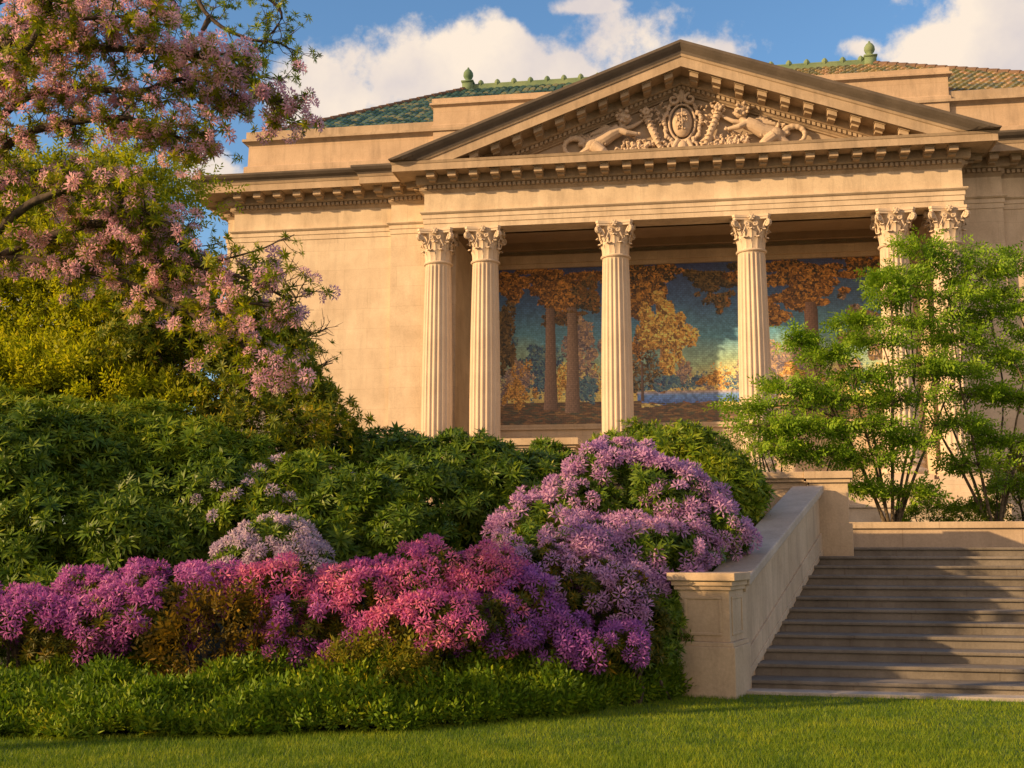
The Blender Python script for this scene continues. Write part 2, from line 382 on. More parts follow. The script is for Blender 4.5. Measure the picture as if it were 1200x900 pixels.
M['step'] = stonemat('worn step stone', (.125, .112, .097), (.235, .212, .184), (1.9, 9.0, 3.0), .6, .6, stain=(.06, .052, .045))
M['nosing'] = stonemat('worn pale nosing', (.32, .29, .25), (.50, .45, .39), None, .4, .5, stain=(.10, .09, .08))
M['copper'] = stonemat('verdigris copper', (.12, .20, .12), (.24, .31, .17), None, .5, stain=(.07, .14, .10))
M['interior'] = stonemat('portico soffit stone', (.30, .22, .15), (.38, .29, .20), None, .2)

# ================================================================ GROUND
BX, BY = 2.84, 14.2                    # left foot of the stair
TX, TY = 5.44, 19.94                    # left head of the stair
SR = R(13)
sx_ = (math.cos(SR), -math.sin(SR)); sy_ = (math.sin(SR), math.cos(SR))
L_ = math.hypot(TX - BX, TY - BY); ck = ((TX - BX) / L_, (TY - BY) / L_); cn = (-ck[1], ck[0])
def ground_h(x, y):
    s = (x - BX) * sy_[0] + (y - BY) * sy_[1]
    u = (x - BX) * cn[0] + (y - BY) * cn[1]          # >0 left of the cheek wall
    def ss(a, b, t):
        t = np.clip((t - a) / (b - a), 0, 1); return t * t * (3 - 2 * t)
    left = 2.1 * ss(-.3, 7.5, s) * 1.0
    right = np.where(s > 8.2, 2.1, -0.15)
    return np.where(u > 0.3, left, np.where(s < -.2, 0.0, right)) + 0.0
gx = np.unique(np.concatenate([np.linspace(-600, -30, 12), np.linspace(-30, 30, 161), np.linspace(30, 600, 12)]))
gy = np.unique(np.concatenate([np.linspace(-300, -5, 8), np.linspace(-5, 50, 165), np.linspace(50, 900, 12)]))
GX, GY = np.meshgrid(gx, gy); GZ = ground_h(GX, GY) - .02
V = np.stack([GX, GY, GZ], -1).reshape(-1, 3); W_ = len(gx)
idx = np.arange(len(V)).reshape(GX.shape)
Q = np.stack([idx[:-1, :-1], idx[:-1, 1:], idx[1:, 1:], idx[1:, :-1]], -1).reshape(-1)
m, nt, o_ = newmat('garden soil'); p = N(nt, 'ShaderNodeBsdfPrincipled'); p.inputs['Roughness'].default_value = 1
t = N(nt, 'ShaderNodeTexCoord'); nz = N(nt, 'ShaderNodeTexNoise', i_Scale=3.0, i_Detail=8.0); nt.links.new(t.outputs['Object'], nz.inputs['Vector'])
nt.links.new(ramp(nt, nz.outputs['Fac'], [(.35, (.018, .030, .010)), (.55, (.035, .035, .018)), (.75, (.05, .06, .02))]), p.inputs['Base Color']); nt.links.new(p.outputs[0], o_.inputs[0])
g = fast_mesh('ground', V, Q, 4, m, None, True); tag(g, kind='structure')

# lawn: sheet in front, its edge curves up to the stair foot
def lawn_edge(px):     # pixel column -> depth of the border (measured once from the bed's curve)
    return np.interp(px, [-900, 0, 250, 420, 560, 680, 780, 850, 1400], [10.4, 10.75, 10.8, 11.0, 11.5, 12.3, 13.4, 14.5, 14.5])
m, nt, o_ = newmat('lawn'); p = N(nt, 'ShaderNodeBsdfPrincipled'); p.inputs['Roughness'].default_value = .9
t = N(nt, 'ShaderNodeTexCoord'); nz = N(nt, 'ShaderNodeTexNoise', i_Scale=1.2, i_Detail=8.0); nt.links.new(t.outputs['Object'], nz.inputs['Vector'])
nt.links.new(ramp(nt, nz.outputs['Fac'], [(.35, (.03, .075, .008)), (.65, (.06, .12, .012))]), p.inputs['Base Color']); nt.links.new(p.outputs[0], o_.inputs[0])
mb = MB(); vs = []
xs = np.linspace(-14, 18, 65); nyy = 26
for x in xs:
    e = 0
    pxv = 600 + F * x / 12.5
    e = float(lawn_edge(pxv)) + .25
    for j in range(nyy): vs.append((x, -6 + (e + 6) * j / (nyy - 1), 0.004))
mb.add(vs, [(i * nyy + j, (i + 1) * nyy + j, (i + 1) * nyy + j + 1, i * nyy + j + 1) for i in range(len(xs) - 1) for j in range(nyy - 1)])
tag(mb.build('lawn', m), kind='structure')

# grass blades
nb = 330000
yy = 8.3 + (rng.random(nb) ** 1.35) * 7.2; xx = (rng.random(nb) * 1.12 - .56) * yy
keep = yy < lawn_edge(600 + F * xx / yy) + .1
s_line = (xx - BX) * sy_[0] + (yy - BY) * sy_[1]; keep &= ~((s_line > -.35) & (xx > BX - 1))
xx = xx[keep]; yy = yy[keep]; nb = len(xx)
clump = np.array([mnoise.noise((a * .8, b * .8, 0)) for a, b in zip(xx[:], yy[:])]) if nb < 400000 else 0
hh = (.028 + .03 * rng.random(nb)) * (1 + .35 * clump); wd = .0022 + .0022 * rng.random(nb); th = rng.random(nb) * math.pi; lean = rng.normal(0, .45, (nb, 2)) * hh[:, None]
P = np.stack([xx, yy, np.zeros(nb)], -1)
V = np.stack([P + np.stack([np.cos(th) * wd, np.sin(th) * wd, 0 * th], -1), P - np.stack([np.cos(th) * wd, np.sin(th) * wd, 0 * th], -1), P + np.concatenate([lean, hh[:, None]], 1)], 1).reshape(-1, 3)
M['grass'] = leafmat('grass blade', [(0, (.06, .13, .008)), (.4, (.13, .22, .012)), (.7, (.24, .32, .018)), (1, (.42, .44, .03))], .35, .5, .4)
g = fast_mesh('grass', V, np.arange(nb * 3), 3, M['grass']); tag(g, 'short mown grass blades of the lawn in front of the flower bed', 'grass', kind='stuff')

# ================================================================ MUSEUM
P0 = at(800, 400, 40)
bld = empty('museum_building', (P0.x, P0.y, 0), -FA)
tag(bld, 'classical limestone museum with a pedimented portico of six fluted columns above the garden', 'museum')
XL, XR = -9.42, 9.72; XC = .15; PF = .1        # portico edges, axis, front plane
path_all = [(-18.0, 14), (-18.0, 2.2), (-17.45, 2.2), (-17.45, 1.5), (-11.0, 1.5), (-11.0, 1.25), (XL, 1.25), (XL, PF), (XR, PF), (XR, 1.25), (11.3, 1.25), (11.3, 1.5), (17.75, 1.5), (17.75, 2.2), (18.3, 2.2), (18.3, 14)]
# walls
w = MB(); w.sweep([(-18, 14), (-18, 2.2), (-17.45, 2.2), (-17.45, 1.5), (-11, 1.5), (-11, 1.25), (-8.45, 1.25), (-8.45, 5.0)], [(-.35, 1.9), (.0, 1.9), (.0, 13.46), (-.35, 13.46)])
w.sweep([(-18, 14), (-18, 2.2), (-17.45, 2.2), (-17.45, 1.5), (-11, 1.5), (-11, 1.25), (XL - .1, 1.25)], [(.0, 1.9), (.14, 1.9), (.14, 4.1), (.06, 4.2), (0, 4.22)])
w.build('wing_wall', M['wall'], bld)
w = MB(); w.sweep([(8.75, 5.0), (8.75, 1.25), (11.3, 1.25), (11.3, 1.5), (17.75, 1.5), (17.75, 2.2), (18.3, 2.2), (18.3, 14)], [(-.35, 1.9), (.0, 1.9), (.0, 13.46), (-.35, 13.46)])
w.sweep([(XR + .1, 1.25), (11.3, 1.25), (11.3, 1.5), (17.75, 1.5), (17.75, 2.2), (18.3, 2.2), (18.3, 14)], [(.0, 1.9), (.14, 1.9), (.14, 4.1), (.06, 4.2), (0, 4.22)])
w.build('wing_wall', M['wall'], bld)
# architrave + frieze
arch = [(-.9, 13.455), (.0, 13.455), (.0, 13.63), (.03, 13.645), (.03, 13.82), (.06, 13.835), (.06, 13.985), (.10, 14.0), (.15, 14.05), (.15, 14.09), (.0, 14.10)]
b = MB(); b.sweep(path_all, arch); b.build('architrave', M['stone'], bld)
b = MB(); b.sweep(path_all, [(0, 14.10), (0, 14.80), (-.9, 14.80)]); b.build('frieze', M['stone'], bld)
# cornice: bed mould, dentils, modillions, corona
prof = [(-.9, 14.79), (.0, 14.79), (.03, 14.84), (.09, 14.90), (.09, 14.92), (.10, 14.93), (.10, 15.07), (.22, 15.08), (.27, 15.13), (.27, 15.42), (.95, 15.42), (.95, 15.39), (1.0, 15.39), (1.0, 15.64), (1.02, 15.65), (1.06, 15.74), (-.9, 15.75)]
b = MB(); b.sweep(path_all, prof)
def along(path, first, spacing, fn, skip=()):
    for i in range(len(path) - 1):
        if i in skip: continue
        (x0, y0), (x1, y1) = path[i], path[i + 1]; L = math.hypot(x1 - x0, y1 - y0)
        if L < .5: continue
        t = ((x1 - x0) / L, (y1 - y0) / L); n_ = (t[1], -t[0])
        k = max(1, int(round(L / spacing))); sp = L / k
        for j in range(k):
            s_ = sp * (j + .5); fn((x0 + t[0] * s_, y0 + t[1] * s_), t, n_)
def dentil(p_, t, n_): b.obox(p_, t, n_, -.055, .055, .095, .205, 14.935, 15.06)
def modillion(p_, t, n_):
    b.obox(p_, t, n_, -.15, .15, .26, .80, 15.20, 15.365)
    b.obox(p_, t, n_, -.18, .18, .26, .86, 15.365, 15.425)
    b.obox(p_, t, n_, -.12, .12, .26, .52, 15.13, 15.20)
along(path_all, 0, .175, dentil); along(path_all, 0, .79, modillion)
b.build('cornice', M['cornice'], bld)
cym = [(.9, 15.74), (1.06, 15.742), (1.09, 15.80), (1.20, 15.88), (1.27, 15.97), (1.27, 16.04), (-.6, 16.10)]
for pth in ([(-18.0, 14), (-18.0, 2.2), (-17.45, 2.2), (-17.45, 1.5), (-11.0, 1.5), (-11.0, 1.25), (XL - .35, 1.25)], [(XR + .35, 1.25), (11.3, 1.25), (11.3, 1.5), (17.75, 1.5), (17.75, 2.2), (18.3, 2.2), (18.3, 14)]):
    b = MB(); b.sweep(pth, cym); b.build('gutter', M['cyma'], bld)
# ---- pediment
ped = MB()
PXL, PXR, PZ0, PZ1 = XL - 1.06, XR + 1.06, 15.78, 19.62
def rz(x): return PZ0 + (PZ1 - PZ0) * (1 - abs(x - XC) / (XC - PXL if x < XC else PXR - XC))
def raking(prof, mat, name, parent, nst=60):
    """profile (outward, drop) set along both slopes"""
    q = MB(); xs_ = list(np.linspace(PXL, XC, nst)) + list(np.linspace(XC, PXR, nst))[1:]
    m_ = len(prof); vs = []
    for x in xs_:
        for o, d in prof: vs.append((x, PF - o, max(rz(x) + d, 15.755)))
    q.add(vs, [(i * m_ + k, (i + 1) * m_ + k, (i + 1) * m_ + k + 1, i * m_ + k + 1) for i in range(len(xs_) - 1) for k in range(m_ - 1)] + [tuple(range(m_)), tuple((len(xs_) - 1) * m_ + k for k in range(m_))[::-1]])
    return q.build(name, mat, parent)
pedo = raking([(-.35, -1.44), (-.22, -1.42), (-.20, -1.38), (-.12, -1.34), (-.12, -1.32), (-.08, -1.31), (-.08, -1.17), (.02, -1.16), (.10, -1.12), (.10, -.84), (.93, -.84), (.93, -.87), (1.0, -.87), (1.0, -.52), (1.04, -.50), (1.08, -.42), (.8, -.41)], M['cornice'], 'pediment', bld)
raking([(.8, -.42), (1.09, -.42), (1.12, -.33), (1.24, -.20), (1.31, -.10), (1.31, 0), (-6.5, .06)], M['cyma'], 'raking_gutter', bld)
t = MB(); t.add([(PXL + .3, .42, 15.74), (PXR - .3, .42, 15.74), (XC, .42, rz(XC) - 1.3), (PXL + .3, .9, 15.74), (PXR - .3, .9, 15.74), (XC, .9, rz(XC) - 1.3)], [(0, 1, 2), (3, 5, 4), (0, 3, 4, 1), (1, 4, 5, 2), (2, 5, 3, 0)])
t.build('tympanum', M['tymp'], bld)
b = MB()
for side in (-1, 1):
    half = (XC - PXL) if side < 0 else (PXR - XC); sl_ = (PZ1 - PZ0) / half
    L = math.hypot(half, PZ1 - PZ0)
    k = 0; x = .45
    while x < half - 1.9:
        X = XC + side * x; z = rz(X)
        for (w0, o0, o1, d0, d1) in ((.15, .08, .78, -1.05, -.895), (.18, .08, .84, -.895, -.83), (.12, .08, .5, -1.12, -1.05)):
            vs = []
            for o in (o0, o1):
                for dx in (-w0, w0):
                    for d in (d0, d1): vs.append((X + dx, PF - o, rz(X + dx) + d if abs(dx) >= 0 else 0))
            b.add(vs, [(0, 1, 3, 2), (4, 6, 7, 5), (0, 4, 5, 1), (2, 3, 7, 6), (0, 2, 6, 4), (1, 5, 7, 3)])
        x += .79
    x = .08
    while x < half - 2.8:
        X = XC + side * x; vs = []
        for o in (-.085, .02):
            for dx in (-.055, .055):
                for d in (-1.295, -1.175): vs.append((X + dx, PF - o, rz(X + dx) + d))
        b.add(vs, [(0, 1, 3, 2), (4, 6, 7, 5), (0, 4, 5, 1), (2, 3, 7, 6), (0, 2, 6, 4), (1, 5, 7, 3)])
        x += .175
b.build('raking_modillions', M['cornice'], bld)

# ---- tympanum sculpture: clay-like forms fused by a voxel remesh
def fused(mb_, name, mat, parent, vox=.022, smooth=3):
    o = mb_.build(name, mat, parent, True)
    r_ = o.modifiers.new('fuse', 'REMESH'); r_.mode = 'VOXEL'; r_.voxel_size = vox; r_.use_smooth_shade = True
    s_ = o.modifiers.new('soft', 'SMOOTH'); s_.factor = .5; s_.iterations = smooth
    return o
TY0 = .40
def T(x, z, o=0.12): return (XC + x * 1.12, TY0 - o * 1.25, 15.76 + z * 1.08)
def curl(mb_, x, z, r0, turns, a0, rad, o=.12, sgn=1, n=26):
    pts = []
    for i in range(n):
        f = i / (n - 1); a = a0 + sgn * f * turns * 2 * math.pi; r_ = r0 * (1 - .78 * f); pts.append(T(x + r_ * math.cos(a), z + r_ * math.sin(a), o + .05 * f))
    mb_.tube(pts, [rad * (1 - .3 * i / (n - 1)) for i in range(n)], 8)
def foliage_lumps(mb_, x0, x1, z0, z1, n, seed, r=(.05, .11), o=0.0):
    q = random.Random(seed)
    for _ in range(n):
        x = q.uniform(x0, x1); z = q.uniform(z0, z1); a = q.uniform(0, 6.28); L = q.uniform(.12, .26); rr = q.uniform(*r)
        mb_.tube([T(x, z, .06 + o), T(x + L * .5 * math.cos(a), z + L * .5 * math.sin(a), .17 + o), T(x + L * math.cos(a), z + L * math.sin(a), .1 + o)], [rr * .5, rr, rr * .3], 7)
c = MB()     # cartouche
c.ball(T(0, 1.22, .10), (.36, .20, .56), 24)
for k in range(44):
    a = 2 * math.pi * k / 44; w_ = 1 + .05 * math.sin(a * 9)
    c.ball(T(.58 * math.cos(a) * w_, 1.2 + .80 * math.sin(a) * w_, .12 + .03 * math.sin(a * 7)), .085 + .02 * math.sin(k * 2.7), 8)
c.tube([T(.42 * math.cos(2 * math.pi * k / 30), 1.22 + .63 * math.sin(2 * math.pi * k / 30), .12) for k in range(31)], .045, 8)
for s_ in (-1, 1):
    curl(c, s_ * .27, 2.02, .2, 1.2, math.pi / 2, .07, .16, s_)
    curl(c, s_ * .36, .36, .2, 1.2, -math.pi / 2, .06, .14, -s_)
    c.tube([T(s_ * .15, .62, .12), T(s_ * .3, .3, .2), T(s_ * .55, .12, .12)], [.1, .08, .04], 8)
c.ball(T(0, 2.2, .14), (.12, .12, .26), 12); c.ball(T(0, .3, .16), (.2, .14, .3), 12)
foliage_lumps(c, -.45, .45, .08, .5, 22, 3, (.04, .08)); foliage_lumps(c, -.16, .14, .92, 1.5, 26, 4, (.02, .035), .17); c.tube([T(0, .8, .3), T(0, 1.2, .33), T(0, 1.66, .28)], .022, 6)
foliage_lumps(c, -.2, .2, 1.95, 2.25, 10, 14, (.03, .06))
fused(c, 'cartouche', M['relief'], pedo, .015, 1)
def figure(sg, seed):
    """a reclining winged child facing the cartouche, legs trailing outwards"""
    f = MB(); q = lambda x, z, o=.14: T(sg * (x * 1.12 + .12), z * 1.03, o)
    tube0, ball0 = f.tube, f.ball
    f.tube = lambda p_, rr_, sgm=6: tube0(p_, [k_ * 1.22 for k_ in rr_] if hasattr(rr_, '__len__') else rr_ * 1.2, sgm)
    f.ball = lambda c_, rr_, sgm=12: ball0(c_, [k_ * 1.15 for k_ in rr_] if hasattr(rr_, '__len__') else rr_ * 1.15, sgm)
    hip = (2.42, .62); sh = (1.72, 1.02)
    f.tube([q(*hip), q(2.15, .72, .2), q(1.95, .88, .22), q(*sh, .2)], [.24, .21, .2, .2], 12)           # trunk
    f.ball(q(2.5, .56, .2), (.27, .22, .25), 14)                                                        # haunch
    f.tube([q(1.68, 1.05, .2), q(1.6, 1.22, .2)], [.1, .09], 10)                                        # neck
    f.ball(q(1.55, 1.38, .22), (.19, .18, .20), 16); f.ball(q(1.60, 1.46, .22), (.20, .19, .17), 14)       # head and curls
    f.ball(q(1.36, 1.37, .22), (.04, .05, .04), 8); f.tube([q(1.40, 1.30, .24), q(1.38, 1.28, .24)], .035, 6)
    for k in range(16):
        a = k * .42 - .9; f.ball(q(1.60 + .17 * math.cos(a), 1.43 + .18 * math.sin(a), .22 + .10 * (k % 3)), .062, 8)
    f.ball(q(1.42, 1.41, .36), (.035, .03, .03), 6); f.tube([q(1.52, 1.34, .40), q(1.52, 1.40, .41)], .03, 6)
    f.tube([q(1.75, 1.0, .28), q(1.5, .86, .32), q(1.2, .82, .26)], [.11, .09, .06], 10)                 # near arm
    f.ball(q(1.14, .83, .25), (.08, .06, .06), 8)
    f.tube([q(1.65, 1.05, .12), q(1.35, 1.12, .14), q(1.1, 1.28, .12)], [.09, .07, .05], 8)              # far arm
    f.ball(q(1.05, 1.32, .12), .06, 8)
    f.tube([q(2.45, .5, .26), q(2.2, .26, .32), q(2.05, .14, .28)], [.19, .15, .1], 12)                  # thigh
    f.tube([q(2.1, .2, .3), q(2.45, .13, .26), q(2.75, .12, .2)], [.12, .1, .06], 10)                    # shin
    f.tube([q(2.75, .12, .2), q(2.92, .16, .2)], [.07, .04], 8)
    f.tube([q(2.6, .45, .18), q(2.85, .25, .2), q(2.7, .1, .16)], [.16, .11, .07], 10)
    for k in range(5):                                                                                 # drapery folds
        f.tube([q(1.98 + .1 * k, .98 - .06 * k, .27), q(2.08 + .09 * k, .72 - .05 * k, .36), q(2.12 + .1 * k, .5 - .04 * k, .3)], .028, 6)
    for k in range(5):                                                                                 # wing
        f.tube([q(1.9, 1.08, .1), q(2.12 + .1 * k, 1.2 - .06 * k, .12), q(2.3 + .1 * k, 1.22 - .11 * k, .06)], [.07, .065, .02], 8)
    return f
for sg, sd_ in ((-1, 1), (1, 2)):
    fused(figure(sg, sd_), 'relief_child', M['relief'], pedo, .016, 1)
    s_ = MB()       # curled dolphin tail with rocks at the far end
    q = lambda x, z, o=.12: T(sg * x, z, o)
    pts = []
    for i in range(22):
        a = math.pi * .95 - i / 21 * math.pi * 1.75; pts.append(q(3.52 + .34 * math.cos(a), .55 + .30 * math.sin(a), .14 + .004 * i))
    pts = [q(2.95, .08, .1), q(3.06, .28, .14)] + pts
    s_.tube(pts, [.06, .10] + [.125 - .0042 * i + .018 * (i % 2) for i in range(22)], 10)
    s_.ball(q(3.3, .62, .16), (.14, .12, .1), 10)
    for k in range(24):
        f_ = k / 23; s_.ball(q(3.75 + 1.3 * f_, .08 + .12 * math.sin(f_ * 9) * (1 - f_) + .1 * (1 - f_), .05), (.14, .09, .11 * (1.1 - f_)), 8)
    fused(s_, 'relief_serpent', M['relief'], pedo, .018, 1)
    h = MB()        # cornucopia and heaped foliage beside the cartouche
    h.tube([q(.62, .18, .1), q(.78, .5, .16), q(.92, .86, .18), q(1.06, 1.22, .15), q(1.16, 1.5, .12)], [.05, .1, .13, .12, .16], 10)
    for k in range(9):
        f = k / 8; X_, Z_ = .64 + .48 * f, .22 + 1.2 * f; w_ = .09 + .06 * f
        h.tube([q(X_ - w_, Z_ + .04, .18), q(X_, Z_, .30), q(X_ + w_, Z_ - .05, .18)], .026, 6)
    for k in range(12):
        a = k * .52; h.ball(q(1.16 + (.19 if k % 2 else .09) * math.cos(a), 1.62 + (.17 if k % 2 else .08) * math.sin(a), .16 if k % 2 else .26), .072, 8)
    h.ball(T(sg * 1.16, 1.62, .15), .13, 12); foliage_lumps(h, min(sg * .65, sg * 2.1), max(sg * .65, sg * 2.1), .05, .62, 130, 20 + sg, (.04, .09)); foliage_lumps(h, min(sg * 2.4, sg * 3.4), max(sg * 2.4, sg * 3.4), .04, .3, 40, 50 + sg, (.035, .07)); foliage_lumps(h, min(sg * 2.9, sg * 3.5), max(sg * 2.9, sg * 3.5), .75, .95, 8, 40 + sg, (.04, .07))
    foliage_lumps(h, min(sg * .55, sg * .95), max(sg * .55, sg * .95), 1.1, 1.9, 22, 30 + sg, (.03, .055))
    foliage_lumps(h, min(sg * 1.3, sg * 2.0), max(sg * 1.3, sg * 2.0), .35, .8, 16, 60 + sg, (.03, .06))
    foliage_lumps(h, min(sg * 2.2, sg * 3.1), max(sg * 2.2, sg * 3.1), .8, 1.15, 14, 70 + sg, (.03, .05), -.03)
    fused(h, 'relief_foliage', M['relief'], pedo, .016, 1)

# ---- attic
b = MB()
ap = [(-17.3, 14), (-17.3, 2.35), (17.6, 2.35), (17.6, 14)]
b.sweep(ap, [(-.7, 15.95), (.14, 15.95), (.14, 16.98), (.02, 17.05), (0, 17.9)])
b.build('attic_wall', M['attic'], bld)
b = MB(); b.sweep(ap, [(-.7, 17.89), (.0, 17.89), (.05, 17.95), (.16, 18.02), (.22, 18.03), (.22, 18.13), (.09, 18.16), (.09, 18.46), (-.7, 18.48)]); b.build('attic_coping', M['cornice'], bld)
ap2 = [(-9.6, 5), (-9.6, 2.2), (9.9, 2.2), (9.9, 5)]
b = MB(); b.sweep(ap2, [(-.7, 15.9), (.12, 15.9), (.0, 15.95), (.0, 18.05), (.06, 18.10), (.06, 18.25), (.0, 18.3), (0, 19.0), (.05, 19.04), (.13, 19.08), (.13, 19.16), (.05, 19.2), (.05, 19.36), (-.7, 19.38)]); b.build('attic_block', M['attic'], bld)

# ---- tiled hip roof
E0 = (2.75, 18.42)                      # eaves: off, z
def fac(x, y, off):
    r = ray(x, y); ex = (math.cos(FA), -math.sin(FA)); ey = (math.sin(FA), math.cos(FA))
    t_ = (off + P0.x * ey[0] + P0.y * ey[1]) / (r[0] * ey[0] + r[1] * ey[1])
    return ((r[0] * t_ - P0.x) * ex[0] + (r[1] * t_ - P0.y) * ex[1], EYE + r[2] * t_)
RO = 10.0; RXL, RZ = -9.75, 22.9; RXR = 8.4
EXL, EXR = -16.9, 17.2
rf = MB(); rf.add([(EXL, E0[0], E0[1]), (EXR, E0[0], E0[1]), (RXR, RO, RZ), (RXL, RO, RZ), (EXL, 2 * RO - E0[0], E0[1]), (EXR, 2 * RO - E0[0], E0[1])],
                  [(0, 1, 2, 3), (0, 3, 4), (1, 5, 2), (3, 2, 5, 4), (0, 4, 5, 1)])
m, nt, o_ = newmat('glazed roof tile'); p = N(nt, 'ShaderNodeBsdfPrincipled'); p.inputs['Roughness'].default_value = .45
g_ = N(nt, 'ShaderNodeNewGeometry'); t = N(nt, 'ShaderNodeTexCoord'); sx2 = N(nt, 'ShaderNodeSeparateXYZ'); nt.links.new(t.outputs['Object'], sx2.inputs[0])
c1 = ramp(nt, g_.outputs['Random Per Island'], [(0, (.025, .075, .075)), (.3, (.06, .14, .13)), (.6, (.13, .21, .17)), (.85, (.26, .27, .16)), (1, (.08, .06, .04))], 'CONSTANT')
c2 = ramp(nt, g_.outputs['Random Per Island'], [(0, (.16, .16, .08)), (.35, (.30, .23, .11)), (.55, (.13, .14, .10)), (.75, (.36, .24, .14)), (1, (.16, .08, .05))], 'CONSTANT')
fx = math_n(nt, 'MULTIPLY', math_n(nt, 'ADD', sx2.outputs['X'], 1.0), .15, True)
nt.links.new(mixc(nt, fx, c1, c2), p.inputs['Base Color']); nt.links.new(p.outputs[0], o_.inputs[0]); M['tile'] = m
rf_o = rf.build('roof', M['tile'], bld)
tl = MB(); sl_len = math.hypot(RO - E0[0], RZ - E0[1]); rows = 22; tw = .30
nrm = (-(RZ - E0[1]) / sl_len, (RO - E0[0]) / sl_len)    # (off, z) normal
qr = random.Random(5)
for r_ in range(rows):
    f0 = r_ / rows; f1 = min(1, (r_ + 1.25) / rows)
    xa = EXL + (RXL - EXL) * f0 + .1; xb = EXR + (RXR - EXR) * f0 - .1
    k = int((xb - xa) / tw)
    for i in range(k):
        x = xa + (i + .5) * (xb - xa) / k; vs = []
        for (f, lift) in ((f0, .07), (f1, .015)):
            oy = E0[0] + (RO - E0[0]) * f; oz = E0[1] + (RZ - E0[1]) * f
            for a in range(5):
                th = math.pi * a / 4; hh_ = .085 * math.sin(th) + lift + qr.uniform(0, .006)
                vs.append((x - .135 * math.cos(th), oy + nrm[0] * hh_, oz + nrm[1] * hh_))
        tl.add(vs, [(a, a + 1, a + 6, a + 5) for a in range(4)] + [(4, 3, 2, 1, 0)])
tl.build('roof_tiles', M['tile'], rf_o)
# hip caps and ridge cresting
M['hipcap'] = stonemat('dark hip tile', (.10, .075, .06), (.20, .12, .08), None, .4)
for (xa, xb) in ((EXL, RXL), (EXR, RXR)):
    hc = MB(); n_ = 26
    for i in range(n_):
        f0, f1 = i / n_, (i + 1.15) / n_
        A = (xa + (xb - xa) * f0, E0[0] + (RO - E0[0]) * f0, E0[1] + .1 + (RZ - E0[1]) * f0); B_ = (xa + (xb - xa) * f1, E0[0] + (RO - E0[0]) * f1, E0[1] + .1 + (RZ - E0[1]) * f1)
        hc.tube([A, B_], [.15, .11], 8)
    hc.build('hip_cap', M['hipcap'], rf_o)
rc = MB(); rc.box(RXL, RXR, RO - .09, RO + .09, RZ - .1, RZ + .2); rc.tube([(RXL, RO, RZ + .22), (RXR, RO, RZ + .22)], .09, 8)
x = RXL + .6
while x < RXR - .3:
    rc.lathe([(.10, .18), (.14, .28), (.13, .38), (.07, .46), (.02, .49)], (x, RO, RZ), 8); x += .78
rc.build('ridge_crest', M['copper'], rf_o)
for X in (RXL, RXR):
    fn = MB(); fn.box(X - .34, X + .34, RO - .34, RO + .34, RZ - .25, RZ + .48); fn.box(X - .4, X + .4, RO - .4, RO + .4, RZ + .48, RZ + .58)
    fn.lathe([(.30, .58), (.22, .66), (.18, .76), (.27, .86), (.33, 1.02), (.31, 1.2), (.2, 1.38), (.08, 1.48), (.06, 1.56), (.02, 1.6)], (X, RO, RZ), 14)
    for k_ in range(len(fn.v)): fn.v[k_] = (fn.v[k_] - np.array([X, RO, RZ])) * .72 + np.array([X, RO, RZ])
    fn.build('finial', M['copper'], rf_o, True)

# ---- columns
def shaft_mesh():
    q = MB(); nfl = 20; per = 8; seg = nfl * per; rings = [(0, .58, 0), (.08, .575, 0), (.12, .575, 1), (2.5, .572, 1), (4.6, .545, 1), (6.3, .51, 1), (7.32, .485, 1), (7.40, .485, 0), (7.46, .49, 0)]
    vs = []
    for z, r0, fl in rings:
        for k in range(seg):
            th = 2 * math.pi * k / seg; u = (k % per) / per
            d = 0
            if fl and .12 < u < .88 + .01: d = .062 * math.sin(math.pi * (u - .12) / .76) ** .6
            r_ = r0 * (1 - d / .58 * 1.0) if fl else r0 * .985
            vs.append((r_ * math.cos(th), r_ * math.sin(th), z + .30))
    n_ = len(rings)
    q.add(vs, [(i * seg + k, i * seg + (k + 1) % seg, (i + 1) * seg + (k + 1) % seg, (i + 1) * seg + k) for i in range(n_ - 1) for k in range(seg)])
    return q
def acanthus(q, th, z0, r0, h_, w_, outw):
    """a leaf that hugs the bell, then curls out and over"""
    n_, m_ = 11, 7; vs = []
    c, s = math.cos(th), math.sin(th)
    for i in range(n_):
        f = i / (n_ - 1)
        if f < .72: rr = r0 + .02 + outw * .35 * (f / .72) ** 2; z = z0 + h_ * f / .72 * .93
        else:
            a = (f - .72) / .28 * math.pi * .95; R_ = outw * .42
            rr = r0 + .02 + outw * .35 + R_ * (1 - math.cos(a)); z = z0 + h_ * .93 + R_ * .8 * math.sin(a)
        lobe = (.72 + .28 * abs(math.sin(f * math.pi * 3.6))) * (1 if f < .72 else (1 - .55 * (f - .72) / .28))
        for j in range(m_):
            t_ = (j / (m_ - 1) - .5) * 2; ww = w_ * .5 * lobe * t_
            dz = -.04 * abs(t_) * (1 if f < .8 else .4); ro = rr - .035 * abs(t_) + (.02 if j == 3 else 0)
            vs.append((c * ro - s * ww, s * ro + c * ww, z + dz))
    q.add(vs, [(i * m_ + j, i * m_ + j + 1, (i + 1) * m_ + j + 1, (i + 1) * m_ + j) for i in range(n_ - 1) for j in range(m_ - 1)])
